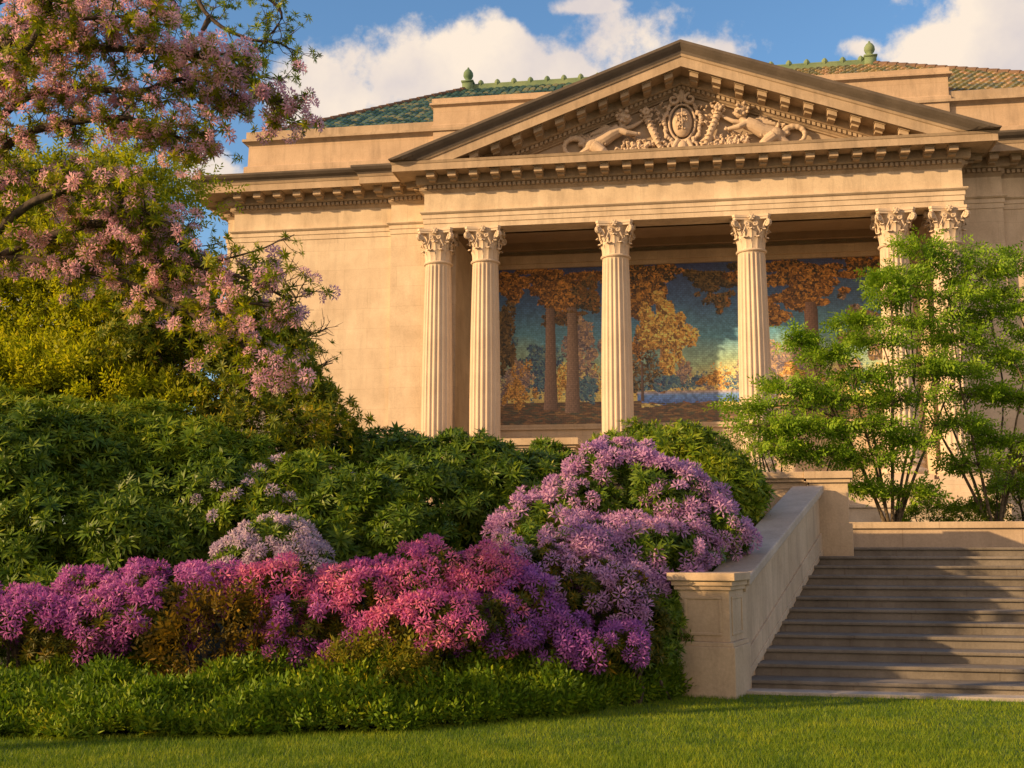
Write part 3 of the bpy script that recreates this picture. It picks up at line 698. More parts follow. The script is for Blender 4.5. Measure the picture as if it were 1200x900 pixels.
def capital_mesh():
    q = MB(); z = 7.72
    q.lathe([(.47, z), (.53, z + .02), (.555, z + .06), (.53, z + .10), (.47, z + .12), (.455, z + .3), (.46, z + .7), (.50, z + .95), (.60, z + 1.12), (.64, z + 1.16)], seg=32)
    for k in range(8): acanthus(q, math.pi / 8 + k * math.pi / 4, z + .12, .455, .40, .40, .16)
    for k in range(8): acanthus(q, k * math.pi / 4, z + .12, .45, .70, .38, .20)
    def spiral(cx, cz, r0, turns, a0, ang, rad, sg, out0):
        # spiral in the vertical plane that contains direction ang
        pts = []; rr = []
        for i in range(22):
            f = i / 21; a = a0 + sg * f * turns * 2 * math.pi; r_ = r0 * (1 - .75 * f); d = cx + r_ * math.cos(a); zz = cz + r_ * math.sin(a)
            pts.append((math.cos(ang) * d, math.sin(ang) * d, zz)); rr.append(rad * (1 - .35 * f))
        q.tube(pts, rr, 6)
    for k in range(4):
        a = math.pi / 4 + k * math.pi / 2
        for off in (-.045, .045):
            aa = a + off
            q.tube([(math.cos(aa) * .5, math.sin(aa) * .5, z + .62), (math.cos(aa) * .6, math.sin(aa) * .6, z + .86), (math.cos(aa) * .78, math.sin(aa) * .78, z + 1.08)], [.05, .055, .05], 6)
            spiral(.80, z + .985, .125, 1.4, math.pi / 2, aa, .04, -1, 0)
        q.ball((math.cos(a) * .80, math.sin(a) * .80, z + .985), .07, 8)
        b_ = k * math.pi / 2                              # inner helices and flower on each face
        for sg in (-1, 1):
            pts = []
            for i in range(18):
                f = i / 17; an = math.pi * .5 + f * 2.4 * math.pi; r_ = .09 * (1 - .7 * f); t_ = sg * (.13 + r_ * math.cos(an) * -1); zz = z + .98 + r_ * math.sin(an)
                pts.append((math.cos(b_) * .60 - math.sin(b_) * t_, math.sin(b_) * .60 + math.cos(b_) * t_, zz))
            pts = [(math.cos(b_) * .53 - math.sin(b_) * sg * .3, math.sin(b_) * .53 + math.cos(b_) * sg * .3, z + .66)] + pts
            q.tube(pts, .028, 6)
        q.ball((math.cos(b_) * .64, math.sin(b_) * .64, z + 1.2), (.1, .1, .13), 10)
        for j in range(6):
            an = j * math.pi / 3; q.ball((math.cos(b_) * .69 - math.sin(b_) * .09 * math.cos(an), math.sin(b_) * .69 + math.cos(b_) * .09 * math.cos(an), z + 1.2 + .09 * math.sin(an)), .045, 6)
    # abacus with hollowed sides
    for (z0, z1, e) in ((1.14, 1.22, 0), (1.22, 1.31, .035)):
        ring = []
        for k in range(4):
            a0 = math.pi / 4 + k * math.pi / 2; R_ = 1.0 + e
            c0 = (R_ * math.cos(a0 - .07), R_ * math.sin(a0 - .07)); c1_ = (R_ * math.cos(a0 + .07), R_ * math.sin(a0 + .07)); ring += [c0, c1_]
            a1 = a0 + math.pi / 2; d0 = (R_ * math.cos(a1 - .07), R_ * math.sin(a1 - .07)); am = a0 + math.pi / 4
            for j in range(1, 8):
                f = j / 8; px = c1_[0] + (d0[0] - c1_[0]) * f; py = c1_[1] + (d0[1] - c1_[1]) * f; bow = .12 * math.sin(math.pi * f)
                ring.append((px - math.cos(am) * bow, py - math.sin(am) * bow))
        n_ = len(ring); q.add([(x * .86, y * .86, z + z0) for x, y in ring] + [(x * .86, y * .86, z + z1) for x, y in ring], [tuple(range(n_))[::-1], tuple(range(n_, 2 * n_))] + [(k, (k + 1) % n_, n_ + (k + 1) % n_, n_ + k) for k in range(n_)])
    return q
CB = 4.42                                      # the shaft starts here; capitals end at 13.45
col0 = empty('column', (0, .62, CB), 0, bld)
sh_o = shaft_mesh().build('shaft', M['column'], col0, True)
cp_o = capital_mesh().build('capital', M['column'], col0, True)
bs = MB(); bs.lathe([(.60, .30), (.62, .26), (.66, .24), (.68, .18), (.66, .13), (.62, .11), (.60, .05), (.63, .0), (.72, -.01), (.77, -.07), (.78, -.14), (.74, -.22), (.70, -.24)], seg=32); bs.box(-.8, .8, -.8, .8, -.44, -.24)
bs_o = bs.build('base', M['column'], col0, True)
for o in (sh_o, cp_o, bs_o):
    o.data.set_sharp_from_angle(angle=R(38))
cols_x = (-8.98, -7.19, -2.36, 2.50, 7.42, 9.20)
for i, X in enumerate(cols_x):
    c = col0 if i == 0 else col0.copy()
    if i:
        COL.objects.link(c); c.parent = bld
        for ch in (sh_o, cp_o, bs_o):
            d = ch.copy(); COL.objects.link(d); d.parent = c
    c.location = (X, .62, CB)

# ---- portico interior
b = MB(); b.box(-8.45, 8.75, 5.0, 5.4, 2.0, 14.3); b.box(-8.44, 8.74, 4.90, 5.0, 6.40, 6.58); b.box(-8.44, 8.74, 4.93, 5.0, 5.35, 5.45)
b.box(-8.44, 8.74, 4.86, 5.0, 13.0, 13.16); b.box(-8.44, 8.74, 4.75, 5.0, 13.16, 13.5)
b.build('portico_wall', M['wall'], bld)
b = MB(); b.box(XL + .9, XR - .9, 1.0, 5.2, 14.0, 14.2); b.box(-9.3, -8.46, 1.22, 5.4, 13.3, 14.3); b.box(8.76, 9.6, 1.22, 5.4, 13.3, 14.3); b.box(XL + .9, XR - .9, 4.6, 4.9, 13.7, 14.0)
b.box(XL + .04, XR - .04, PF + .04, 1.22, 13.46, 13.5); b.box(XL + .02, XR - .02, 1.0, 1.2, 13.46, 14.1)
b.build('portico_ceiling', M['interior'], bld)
b = MB(); b.box(XL - .2, XR + .2, -.42, 5.2, 3.55, 3.98); b.box(XL - .45, XR + .45, -.85, 5.2, 3.15, 3.55); b.box(XL - .6, XR + .6, -1.3, 5.2, 1.9, 3.15)
b.box(XL - .66, XR + .66, -1.36, 0, 3.02, 3.12)
b.build('podium', M['wall'], bld, bevel=.01)

# ---- mural (a painted autumn wood beside a lake): colours laid on a fine flat grid
MX0, MX1, MZ0, MZ1 = -7.42, 8.0, 6.60, 12.98
def paint():
    W, H = 900, 372; q = np.random.default_rng(3)
    img = np.zeros((H, W, 3)); yy, xx = np.mgrid[0:H, 0:W]; v = 1 - yy / H      # v=1 top
    def lerp(stops, t):
        ks = [s[0] for s in stops]; return np.stack([np.interp(t, ks, [s[1][c] for s in stops]) for c in range(3)], -1)
    def nz(sc, seed):
        r_ = np.random.default_rng(seed); gh, gw = int(H / sc) + 3, int(W / sc) + 3; g_ = r_.random((gh, gw)); y = yy / sc; x = xx / sc
        yi = y.astype(int); xi = x.astype(int); fy = y - yi; fx_ = x - xi; fy = fy * fy * (3 - 2 * fy); fx_ = fx_ * fx_ * (3 - 2 * fx_)
        return (g_[yi, xi] * (1 - fx_) + g_[yi, xi + 1] * fx_) * (1 - fy) + (g_[yi + 1, xi] * (1 - fx_) + g_[yi + 1, xi + 1] * fx_) * fy
    vv = np.clip(v + .10 * (nz(60, 1) - .5), 0, 1)
    img[:] = lerp([(0, (.48, .40, .13)), (.26, (.46, .40, .15)), (.38, (.22, .33, .22)), (.55, (.07, .21, .30)), (.75, (.04, .11, .25)), (1, (.03, .05, .17))], vv)
    img *= (.8 + .4 * nz(7, 2))[..., None] * (.85 + .3 * nz(2.5, 3))[..., None]
    def dab(cx, cy, a, b_, ang, col):
        r_ = int(max(a, b_)) + 2; x0, x1 = max(0, int(cx) - r_), min(W, int(cx) + r_ + 1); y0, y1 = max(0, int(cy) - r_), min(H, int(cy) + r_ + 1)
        if x0 >= x1 or y0 >= y1: return
        X = xx[y0:y1, x0:x1] - cx; Y = yy[y0:y1, x0:x1] - cy; c, s = math.cos(ang), math.sin(ang)
        m_ = ((X * c + Y * s) / a) ** 2 + ((-X * s + Y * c) / b_) ** 2 < 1
        img[y0:y1, x0:x1][m_] = col
    def crown(cx, cy, rx, ry, cols_, n_, size=5, seed=0):
        rx *= 1.3; ry *= 1.2; n_ = int(n_ * 3.0); size *= .68
        r_ = np.random.default_rng(seed); lob = [(r_.normal(0, .42), r_.normal(0, .42), r_.uniform(.10, .36)) for _ in range(26)]
        for k in range(n_):
            l = lob[r_.integers(26)]; a = r_.uniform(0, 6.28); q_ = math.sqrt(r_.random()) * l[2]
            x = cx + rx * (l[0] + q_ * math.cos(a)); y = cy + ry * (l[1] + q_ * math.sin(a))
            lit = np.clip(.5 + .5 * (-math.sin(a) * q_ * 1.2 + .3 * math.cos(a)) + r_.normal(0, .28), 0, .999)
            c0 = np.array(cols_[int(lit * len(cols_))]) * r_.uniform(.75, 1.25)
            dab(x, y, size * r_.uniform(.5, 1.3), size * r_.uniform(.25, .6), r_.uniform(0, 3.14), c0)
    def trunk(x, y0, y1, w0, w1, cols_, bend=0):
        for y in range(int(y1), int(y0)):
            f = (y - y1) / (y0 - y1); w_ = w1 + (w0 - w1) * f ** 3 + (w1 * .15 * f); c = x + bend * math.sin(f * 3)
            for i in range(int(c - w_), int(c + w_) + 1):
                if 0 <= i < W and 0 <= y < H:
                    s = (i - c) / w_; lum = (.75 + .35 * s * -1) * (.65 + .7 * ((i * 7 + (y // 9) * 13) % 11) / 11)
                    img[y, i] = np.array(cols_) * lum
    OR = [(.05, .026, .012), (.12, .055, .014), (.25, .115, .022), (.42, .21, .04)]
    DK = [(.018, .018, .012), (.05, .035, .015), (.10, .065, .022), (.15, .10, .035)]
    GD = [(.14, .07, .02), (.30, .16, .035), (.52, .30, .07), (.70, .45, .13)]
    BL = [(.02, .045, .11), (.03, .09, .16), (.06, .14, .18), (.12, .19, .17)]
    PU = [(.08, .07, .10), (.14, .11, .12), (.22, .16, .13), (.34, .24, .14)]
    G = 1 - .10
    # distant shore
    for k in range(40): crown(k * 23 + q.uniform(-8, 8), H * (.76 + q.uniform(-.03, .02)), 20, H * q.uniform(.04, .11), [BL, PU, GD, BL][k % 4], 60, 4, 100 + k)
    # lake
    lx0, lx1 = int(W * .36), int(W * .72)
    m_ = (yy > H * .80) & (yy < H * .885 + 5 * np.sin(xx / 30.)) & (xx > lx0) & (xx < lx1)
    lake = lerp([(0, (.34, .26, .18)), (.3, (.09, .20, .46)), (1, (.04, .09, .32))], (yy / H - .80) / .09) * (.6 + .8 * nz(5, 8))[..., None]
    img[m_] = lake[m_]
    # ground
    m_ = yy > H * (.885) + 5 * np.sin(xx / 40.) + 4 * nz(12, 9); 
    m_ |= (yy > H * .86) & (xx < lx0 + 10); m_ |= (yy > H * .86) & (xx > lx1 - 10)
    gc = lerp([(0, (.045, .035, .03)), (.5, (.10, .062, .035)), (1, (.16, .095, .045))], nz(14, 10) * .6 + nz(4, 11) * .4); img[m_] = gc[m_]
    for k in range(900):
        dab(q.uniform(0, W), q.uniform(H * .87, H), q.uniform(4, 12), q.uniform(.8, 2), q.normal(0, .15), np.array([(.05, .045, .03), (.15, .08, .035), (.06, .07, .045), (.19, .12, .05)][q.integers(4)]))
    X = lambda px: (px - 583) / (1048 - 583) * W      # measured across the portico
    Y = lambda py: (py - 312) / (495 - 312) * H
    # left bay
    crown(X(640), Y(420), 55, 50, BL, 500, 6, 1); crown(X(610), Y(440), 30, 50, PU, 380, 6, 2); crown(X(607), Y(455), 22, 46, GD[:3], 260, 5, 3)
    crown(X(664), Y(440), 28, 44, GD, 260, 5, 4); crown(X(690), Y(400), 40, 70, PU, 650, 6, 5); crown(X(690), Y(455), 22, 30, BL, 200, 6, 6)
    crown(X(592), Y(385), 30, 80, DK, 700, 7, 7)
    trunk(X(647), Y(478), Y(318), 15, 10, (.17, .115, .09)); trunk(X(673), Y(482), Y(330), 16, 11, (.19, .13, .10), 2)
    crown(X(640), Y(326), 110, 20, OR, 1700, 7, 8); crown(X(655), Y(345), 52, 30, OR, 900, 7, 9); crown(X(692), Y(350), 34, 40, DK + OR[1:3], 700, 7, 10); crown(X(664), Y(372), 44, 16, DK + OR[:2], 260, 6, 11); trunk(X(647), Y(478), Y(352), 15, 9, (.20, .13, .095)); trunk(X(673), Y(482), Y(366), 16, 10, (.22, .15, .11), 2); crown(X(655), Y(350), 46, 18, OR, 260, 6, 71)
    crown(X(595), Y(332), 24, 34, OR, 450, 7, 12)
    # middle bay
    crown(X(755), Y(345), 44, 60, OR, 1300, 7, 13); crown(X(770), Y(322), 70, 22, OR + DK[:2], 1000, 7, 14)
    crown(X(745), Y(415), 24, 36, OR + GD[:1], 300, 6, 21)
    trunk(X(781), Y(462), Y(395), 5, 4, (.30, .17, .08)); crown(X(783), Y(385), 50, 62, GD, 1500, 7, 15); crown(X(786), Y(425), 26, 34, GD, 420, 6, 16)
    crown(X(758), Y(440), 34, 42, DK + BL[2:], 620, 6, 17); trunk(X(757), Y(470), Y(425), 3, 2, (.12, .08, .06)); crown(X(790), Y(448), 40, 16, BL, 240, 6, 18)
    crown(X(808), Y(435), 14, 22, PU, 140, 5, 19); crown(X(842), Y(448), 26, 12, GD[:3], 160, 5, 20)
    crown(X(848), Y(332), 54, 24, DK, 760, 7, 22); crown(X(850), Y(355), 24, 20, DK + OR[2:3], 300, 6, 23)
    # right bay
    crown(X(925), Y(430), 60, 56, PU, 1100, 6, 24); crown(X(938), Y(445), 32, 30, GD[:3], 380, 6, 25); crown(X(915), Y(455), 34, 34, DK + PU, 400, 6, 32)
    crown(X(1015), Y(400), 44, 60, DK + PU[1:], 1000, 7, 26)
    trunk(X(955), Y(470), Y(345), 17, 14, (.15, .09, .07), 1)
    crown(X(930), Y(328), 105, 26, OR + DK[:1], 2200, 7, 27); crown(X(955), Y(350), 60, 28, OR, 800, 7, 28); trunk(X(955), Y(470), Y(362), 15, 11, (.20, .12, .09), 1); crown(X(1020), Y(318), 60, 16, OR + DK[:2], 700, 7, 29); crown(X(912), Y(375), 30, 26, OR, 360, 7, 30)
    img *= (.85 + .3 * nz(1.6, 40))[..., None]
    return np.clip(img * 1.9 + np.array([.030, .034, .045]), 0, 1)
img = paint(); H_, W2 = img.shape[:2]
gxm = np.linspace(MX0, MX1, W2); gzm = np.linspace(MZ1, MZ0, H_)
XX, ZZ = np.meshgrid(gxm, gzm); V = np.stack([XX, np.full_like(XX, 4.955), ZZ], -1).reshape(-1, 3)
idx = np.arange(len(V)).reshape(XX.shape)
Q = np.stack([idx[:-1, :-1], idx[1:, :-1], idx[1:, 1:], idx[:-1, 1:]], -1).reshape(-1)
m, nt, o_ = newmat('painted mural'); p = N(nt, 'ShaderNodeBsdfPrincipled'); p.inputs['Roughness'].default_value = .55
at_ = N(nt, 'ShaderNodeAttribute', attribute_name='paint')
t = N(nt, 'ShaderNodeTexCoord'); br = N(nt, 'ShaderNodeTexBrick'); br.inputs['Scale'].default_value = 1; br.inputs['Brick Width'].default_value = .16; br.inputs['Row Height'].default_value = .08; br.inputs['Mortar Size'].default_value = .008
br.inputs['Color1'].default_value = (1.1, 1.1, 1.1, 1); br.inputs['Color2'].default_value = (.88, .88, .88, 1); br.inputs['Mortar'].default_value = (.6, .6, .6, 1)
mp = N(nt, 'ShaderNodeMapping'); mp.inputs['Rotation'].default_value = (R(-90), 0, 0); nt.links.new(t.outputs['Object'], mp.inputs['Vector']); nt.links.new(mp.outputs[0], br.inputs['Vector'])
nt.links.new(mixc(nt, .7, at_.outputs['Color'], br.outputs['Color'], 'MULTIPLY'), p.inputs['Base Color']); nt.links.new(p.outputs[0], o_.inputs[0])
mu = fast_mesh('mural', V, Q, 4, m, bld)
ca = mu.data.color_attributes.new('paint', 'FLOAT_COLOR', 'POINT'); ca.data.foreach_set('color', np.concatenate([img.reshape(-1, 3), np.ones((H_ * W2, 1))], 1).astype(np.float32).ravel())
b = MB()
b.box(MX0 - .1, MX1 + .1, 4.88, 5.0, MZ0 - .1, MZ0); b.box(MX0 - .1, MX0, 4.88, 5.0, MZ0, MZ1 + .02); b.box(MX1, MX1 + .1, 4.88, 5.0, MZ0, MZ1 + .02)
b.build('mural_frame', M['stone'], mu)

# ================================================================ GARDEN STONEWORK
# stair
st = empty('stone_staircase', (BX, BY, 0)); tag(st, 'broad weathered stone staircase of twelve steps rising right of the sloping parapet', 'staircase')
NS = 12; RH = .1435; mb = MB(); mn = MB()
O = (0, 0)
for i in range(NS):
    lx_ = L_ * i / NS; bx_, by_ = ck[0] * lx_, ck[1] * lx_
    z = RH * (i + 1)
    dep = 9.5 - i * .52
    jx = .004 * math.sin(i * 3.1)
    mb.obox((bx_, by_), sx_, sy_, -.3, 15, .035 + jx, dep, -.1 if i == 0 else RH * i - .02, z - .045)
    mn.obox((bx_, by_), sx_, sy_, -.3, 15, 0.0 + jx, .62, z - .045, z)
mb.build('riser', M['step'], st)
mn.build('tread', M['step'], st, bevel=.012)
mb = MB(); mb.obox((0, 0), sx_, sy_, -.1, 15, -.28, .1, -.1, .045); mb.build('foot_slab', M['nosing'], st, bevel=.008)
mb = MB(); mb.obox((TX - BX, TY - BY), sx_, sy_, -.4, 14, -.2, 2.6, NS * RH - .1, NS * RH - .004); mb.build('landing', M['step'], st)

# sloping parapet with its foot pedestal
pp = empty('stair_parapet', (BX, BY, 0)); tag(pp, 'sloping limestone stair parapet with a square pedestal at its foot', 'parapet')
def loc2(u, v): return (cn[0] * u + ck[0] * v, cn[1] * u + ck[1] * v)
U = cn; K = ck
def panel_frame(mb_, o, ax, ay, x0, x1, z0, z1, y, w_=.035, d=.012):
    mb_.obox(o, ax, ay, x0, x1, y - d, y + .002, z0, z0 + w_); mb_.obox(o, ax, ay, x0, x1, y - d, y + .002, z1 - w_, z1)
    mb_.obox(o, ax, ay, x0, x0 + w_, y - d, y + .002, z0 + w_, z1 - w_); mb_.obox(o, ax, ay, x1 - w_, x1, y - d, y + .002, z0 + w_, z1 - w_)
mb = MB(); rgt = (-cn[0], -cn[1])      # right = towards the stair
def PB(u0, u1, v0, v1, z0, z1): mb.obox((0, 0), cn, ck, u0, u1, v0, v1, z0, z1)
PB(-.04, .72, -.80, .0, -.1, .58); PB(-.02, .70, -.78, -.01, .58, .63)
PB(.03, .66, -.72, -.02, .63, 1.22); PB(.005, .685, -.745, .0, 1.22, 1.27); PB(-.02, .71, -.77, .0, 1.27, 1.33); PB(-.06, .75, -.81, .0, 1.33, 1.42)
# raised panel mouldings on the front and on the stair side
F0 = (0, 0); fr = (-cn[0], -cn[1])
def front_frame(o_uv, ax, ay, x0, x1, z0, z1): panel_frame(mb, o_uv, ax, ay, x0, x1, z0, z1, 0)
oo = loc2(.66, -.72); panel_frame(mb, oo, fr, ck, .09, .54, .70, 1.15, 0.0)
oo = loc2(.03, -.72); panel_frame(mb, oo, ck, cn, .09, .61, .70, 1.15, 0.0)
mb.build('pedestal', M['garden'], pp, bevel=.008)
Lw = 5.66; zA, zB = 1.30, 2.68
mb = MB(); mb.obox((0, 0), cn, ck, .04, .40, 0, Lw, (-.1, -.1), (zA - .08, zB - .08)); 
mb.obox((0, 0), cn, ck, -.0, .05, 0, Lw, (.12, 1.60), (.16 + .06, 1.70)); mb.obox((0, 0), cn, ck, .01, .05, 0, Lw, (.22, 1.70), (.45, 1.96))
mb.obox((0, 0), cn, ck, .0, .43, 0, Lw, (zA - .12, zB - .12), (zA - .05, zB - .05))
mb.build('sloping_wall', M['garden'], pp, bevel=.006)
mb = MB(); mb.obox((0, 0), cn, ck, -.05, .47, .0, Lw - .02, (zA - .05, zB - .05), (zA + .07, zB + .07)); mb.build('sloping_coping', M['coping'], pp, bevel=.02)

# terrace wall with pier at the stair head
tw_ = empty('terrace_wall', (5.60, 19.45, 0)); tag(tw_, 'limestone terrace wall ending in a tall pier at the head of the stairs', 'wall')
mb = MB()
mb.obox((0, 0), sx_, sy_, -.62, .10, -.12, .62, 1.4, 2.12); mb.obox((0, 0), sx_, sy_, -.58, .05, -.08, .58, 2.12, 2.80); mb.obox((0, 0), sx_, sy_, -.62, .09, -.12, .6, 2.80, 2.87); mb.obox((0, 0), sx_, sy_, -.66, .13, -.16, .66, 2.87, 2.99)
panel_frame(mb, (.05 * sx_[0] - .08 * sy_[0], .05 * sx_[1] - .08 * sy_[1]), sy_, (-sx_[0], -sx_[1]), .12, .54, 2.2, 2.72, 0)
mb.build('pier', M['garden'], tw_, bevel=.01)
mb = MB(); mb.obox((0, 0), sx_, sy_, -5.5, -.6, .0, .5, 1.4, 2.82); mb.obox((0, 0), sx_, sy_, -5.5, -.66, -.05, .56, 2.82, 2.88); mb.obox((0, 0), sx_, sy_, -5.5, -.66, -.10, .6, 2.88, 2.99)
for k in range(4): panel_frame(mb, (0, 0), sx_, sy_, -1.75 - k * 1.2, -.75 - k * 1.2, 2.2, 2.74, 0)
mb.build('wall_run', M['garden'], tw_, bevel=.01)

# low retaining wall behind the landing
rw = empty('retaining_wall', (5.86, 20.5, 0)); tag(rw, 'low limestone retaining wall behind the stair landing under the green trees', 'wall')
mb = MB(); mb.obox((0, 0), sx_, sy_, .1, 14, 1.25, 1.7, 1.3, 2.07); mb.build('wall_face', stonemat('retaining limestone', (.42, .33, .24), (.54, .43, .32), (1.55, 9, 3), .3, .4), rw)
mb = MB(); mb.obox((0, 0), sx_, sy_, .05, 14, 1.20, 1.75, 2.07, 2.19); mb.build('wall_coping', M['garden'], rw, bevel=.01)

# portico stair flanks
bl_ = MB()
def facing(name, x0, x1, y0, y1, z0, z1, label):
    e = empty(name, (P0.x, P0.y, 0), -FA); tag(e, label, 'wall', 'flank blocks of the portico steps')
    q = MB(); q.box(x0, x1, y0, y1, z0, z1 - .3); panel_frame(q, (0, 0), (1, 0), (0, 1), x0 + .25, x1 - .25, z1 - 1.0, z1 - .42, y0)
    q.build('block', M['garden'], e, bevel=.01)
    q = MB(); q.box(x0 - .06, x1 + .06, y0 - .06, y1 + .06, z1 - .3, z1 - .22); q.box(x0 - .14, x1 + .14, y0 - .14, y1 + .14, z1 - .22, z1); q.build('coping', M['garden'], e, bevel=.01)
x0f, _ = fac(580, 515, -4); x1f, zf = fac(678, 513, -4)
facing('portico_flank', x0f - 3.5, x1f - .14, -4, -1.4, 2.0, zf, 'wide stone flank block with moulded coping below the second column from the left')
x1g, zg = fac(880, 527, -6)
facing('portico_flank', x1g - 2.3, x1g - .14, -6, -1.4, 2.0, zg, 'narrow stone flank block below the fourth column, half behind the round bush')
pst = MB()
for i in range(11): pst.box(x1f, x1g - 2.4, -4 + i * .25, -1.36, 2.0 + i * .16, 2.0 + (i + 1) * .16)
o = pst.build('portico_steps', M['wall']); o.location = (P0.x, P0.y, 0); o.rotation_euler = (0, 0, -FA); tag(o, 'straight stone steps leading up to the middle of the portico', 'steps')

# ================================================================ PLANTS
def lobes_px(ls):
    """(px, py, rx, ry, depth, [thickness m]) -> centres and radii in metres"""
    out_ = []
    for l in ls:
        c = at(l[0], l[1], l[4]); k = l[4] / F
        rx, rz_ = l[2] * k, l[3] * k; ryy = l[5] if len(l) > 5 else rx * .9
        out_.append((np.array(c), np.array([rx, ryy, rz_])))
    return out_
def surf_points(lobes, density, shell=1.0, rough=.12, seed=1, low=-.35):
    r_ = np.random.default_rng(seed); Ps = []; Ns = []
    for i, (c, r) in enumerate(lobes):
        area = 4 * math.pi * ((r[0] * r[1]) ** 1.6 / 3 + (r[0] * r[2]) ** 1.6 / 3 + (r[1] * r[2]) ** 1.6 / 3) ** (1 / 1.6)
        n = int(area * density); d = r_.normal(size=(n, 3)); d /= np.linalg.norm(d, axis=1, keepdims=True)
        d = d[d[:, 2] > low]
        nf = np.array([mnoise.noise((q[0] * 2.2 + i * 7, q[1] * 2.2, q[2] * 2.2)) for q in d])
        k = shell * (1 + rough * 1.6 * nf + r_.normal(0, .04, len(d)))
        p_ = c + d * r * k[:, None]; nn = d / r; nn /= np.linalg.norm(nn, axis=1, keepdims=True)
        keep = np.ones(len(p_), bool)
        for j, (c2, r2) in enumerate(lobes):
            if j != i: keep &= (((p_ - c2) / (r2 * .9 * shell)) ** 2).sum(1) > 1
        Ps.append(p_[keep]); Ns.append(nn[keep])
    return np.concatenate(Ps), np.concatenate(Ns)
def above_ground(P):
    return P[:, 2] > ground_h(P[:, 0], P[:, 1]) + .02
def cull(P, Nn, cutoff=.35):
    """keep what faces the garden or sky; the hidden back halves stay thinner"""
    back = (Nn[:, 1] > cutoff) & (rng.random(len(P)) < .45)
    return P[~back & above_ground(P)], Nn[~back & above_ground(P)]
def shrub(name, label, cat, lobes, leaf='rhodo', lsize=.33, ldens=30, petal=None, fsize=.2, fdens=20, fcover=.8, seed=1, group=None, tmpl=None, rough=.2, fl_low=-.55, upbias=.5, fsel=None, mounds=6):
    ls = lobes_px(lobes)
    if petal and leaf != 'rhodo_light': ls = [(c - np.array([0, 0, r_[2] * .10]), r_ * .90) for c, r_ in ls]
    base_n = len(ls); qm = np.random.default_rng(seed + 500)
    for c, r_ in ls[:base_n]:
        for k in range(mounds):
            d = qm.normal(size=3); d[1] = -abs(d[1]); d[2] = abs(d[2]) * .8 - .1; d /= np.linalg.norm(d)
            ls.append((c + d * r_ * .80, r_ * qm.uniform(.30, .46)))
    cx = float(np.mean([l[0][0] for l in ls[:base_n]])); cy = float(np.mean([l[0][1] for l in ls])); gz = float(ground_h(np.array(cx), np.array(cy)))
    root = empty(name, (cx, cy, gz)); tag(root, label, cat, group); org = np.array([cx, cy, gz])
    S = Scatter(); tm = tmpl or WHORLS
    for sh_, dd in ((1.0, ldens * 1.5), (.88, ldens * 1.2), (.72, ldens * .8)) + (((1.06, ldens * .4),) if petal else ()):
        P, Nn = surf_points(ls, dd, sh_, rough, seed, -.85); P, Nn = cull(P, Nn)
        if sh_ > .8 and len(P):
            hole = np.array([mnoise.noise((q[0] * 2.6, q[1] * 2.6, q[2] * 3.2 + seed)) for q in P]); P, Nn = P[hole > -.22], Nn[hole > -.22]
        Nn = Nn + np.array([0, 0, upbias]) * (sh_ > .8); w_ = rng.integers(0, len(tm), len(P))
        for k in range(len(tm)):
            q = w_ == k; S.put(tm[k], P[q] - org, Nn[q] + np.array([0, -.25, 0]), lsize * rng.uniform(.55, 1.3, q.sum()), jitter=.35)
    S.build('foliage', M[leaf], root)
    if petal:
        S = Scatter(); P, Nn = surf_points(ls, fdens * 1.05, 1.03, rough, seed, fl_low); P, Nn = cull(P, Nn)
        nf = np.array([mnoise.noise((q[0] * 1.5, q[1] * 1.5, q[2] * 1.5 + seed)) for q in P]) if len(P) else np.zeros(0)
        q = (rng.random(len(P)) < fcover) & (nf > -.30)
        if fsel is not None: q &= fsel(P)
        P, Nn = P[q], Nn[q] + np.array([0, -.15, .25]); w_ = rng.integers(0, 3, len(P))
        for k in range(3):
            q = w_ == k; S.put(TRUSSES[k], P[q] - org + Nn[q] * .02, Nn[q], fsize * 1.75 * rng.uniform(.75, 1.2, q.sum()), jitter=.3)
        S.build('blossoms', M[petal], root)
    # woody stems from the ground to each lobe
    stm = MB()
    for c, r in ls[:base_n]:
        for k in range(3):
            a = rng.uniform(0, 6.28); e = c + r * np.array([math.cos(a) * .5, math.sin(a) * .5, .2]); b0 = np.array([c[0] * .6 + cx * .4 + rng.normal(0, .1), c[1] * .6 + cy * .4, 0]); b0[2] = float(ground_h(b0[0], b0[1])) - .05
            mid = (b0 + e) / 2 + rng.normal(0, .08, 3); stm.tube([b0 - org, mid - org, e - org], [.03, .022, .012], 5)
    stm.build('stems', M['bark'], root)
    return root

DG = 'dark green rhododendrons behind the flowers'
shrub('rhododendron', 'dark green rhododendron filling the left edge behind the magenta flowers', 'shrub', [(0, 580, 120, 95, 16.2), (90, 575, 90, 80, 16.4), (60, 640, 110, 70, 15.6), (-80, 620, 100, 110, 16), (-40, 720, 90, 60, 14.6), (60, 720, 80, 50, 14.4)], seed=11, group=DG, leaf='rhodo')
shrub('rhododendron', 'mid green rhododendron sunlit on top below the yellow green tree', 'shrub', [(40, 520, 110, 55, 17.4), (150, 520, 90, 50, 17.2), (225, 535, 80, 42, 17.0), (-50, 510, 80, 60, 17.4)], seed=12, group=DG, leaf='rhodo_light')
shrub('lime_shrub', 'yellow green shrubs in a soft mound under the pink blossom tree', 'shrub', [(30, 455, 90, 45, 18.6), (120, 465, 80, 40, 18.4), (190, 490, 60, 34, 18.2), (-40, 440, 60, 60, 18.8)], leaf='lime', lsize=.24, ldens=60, seed=55, tmpl=SPRIGS, rough=.25)
shrub('rhododendron', 'broad dark rhododendron between the left edge and the pale lilac bush', 'shrub', [(170, 570, 80, 62, 16.8), (230, 600, 80, 65, 16), (180, 640, 90, 50, 15.4)], seed=13, group=DG)
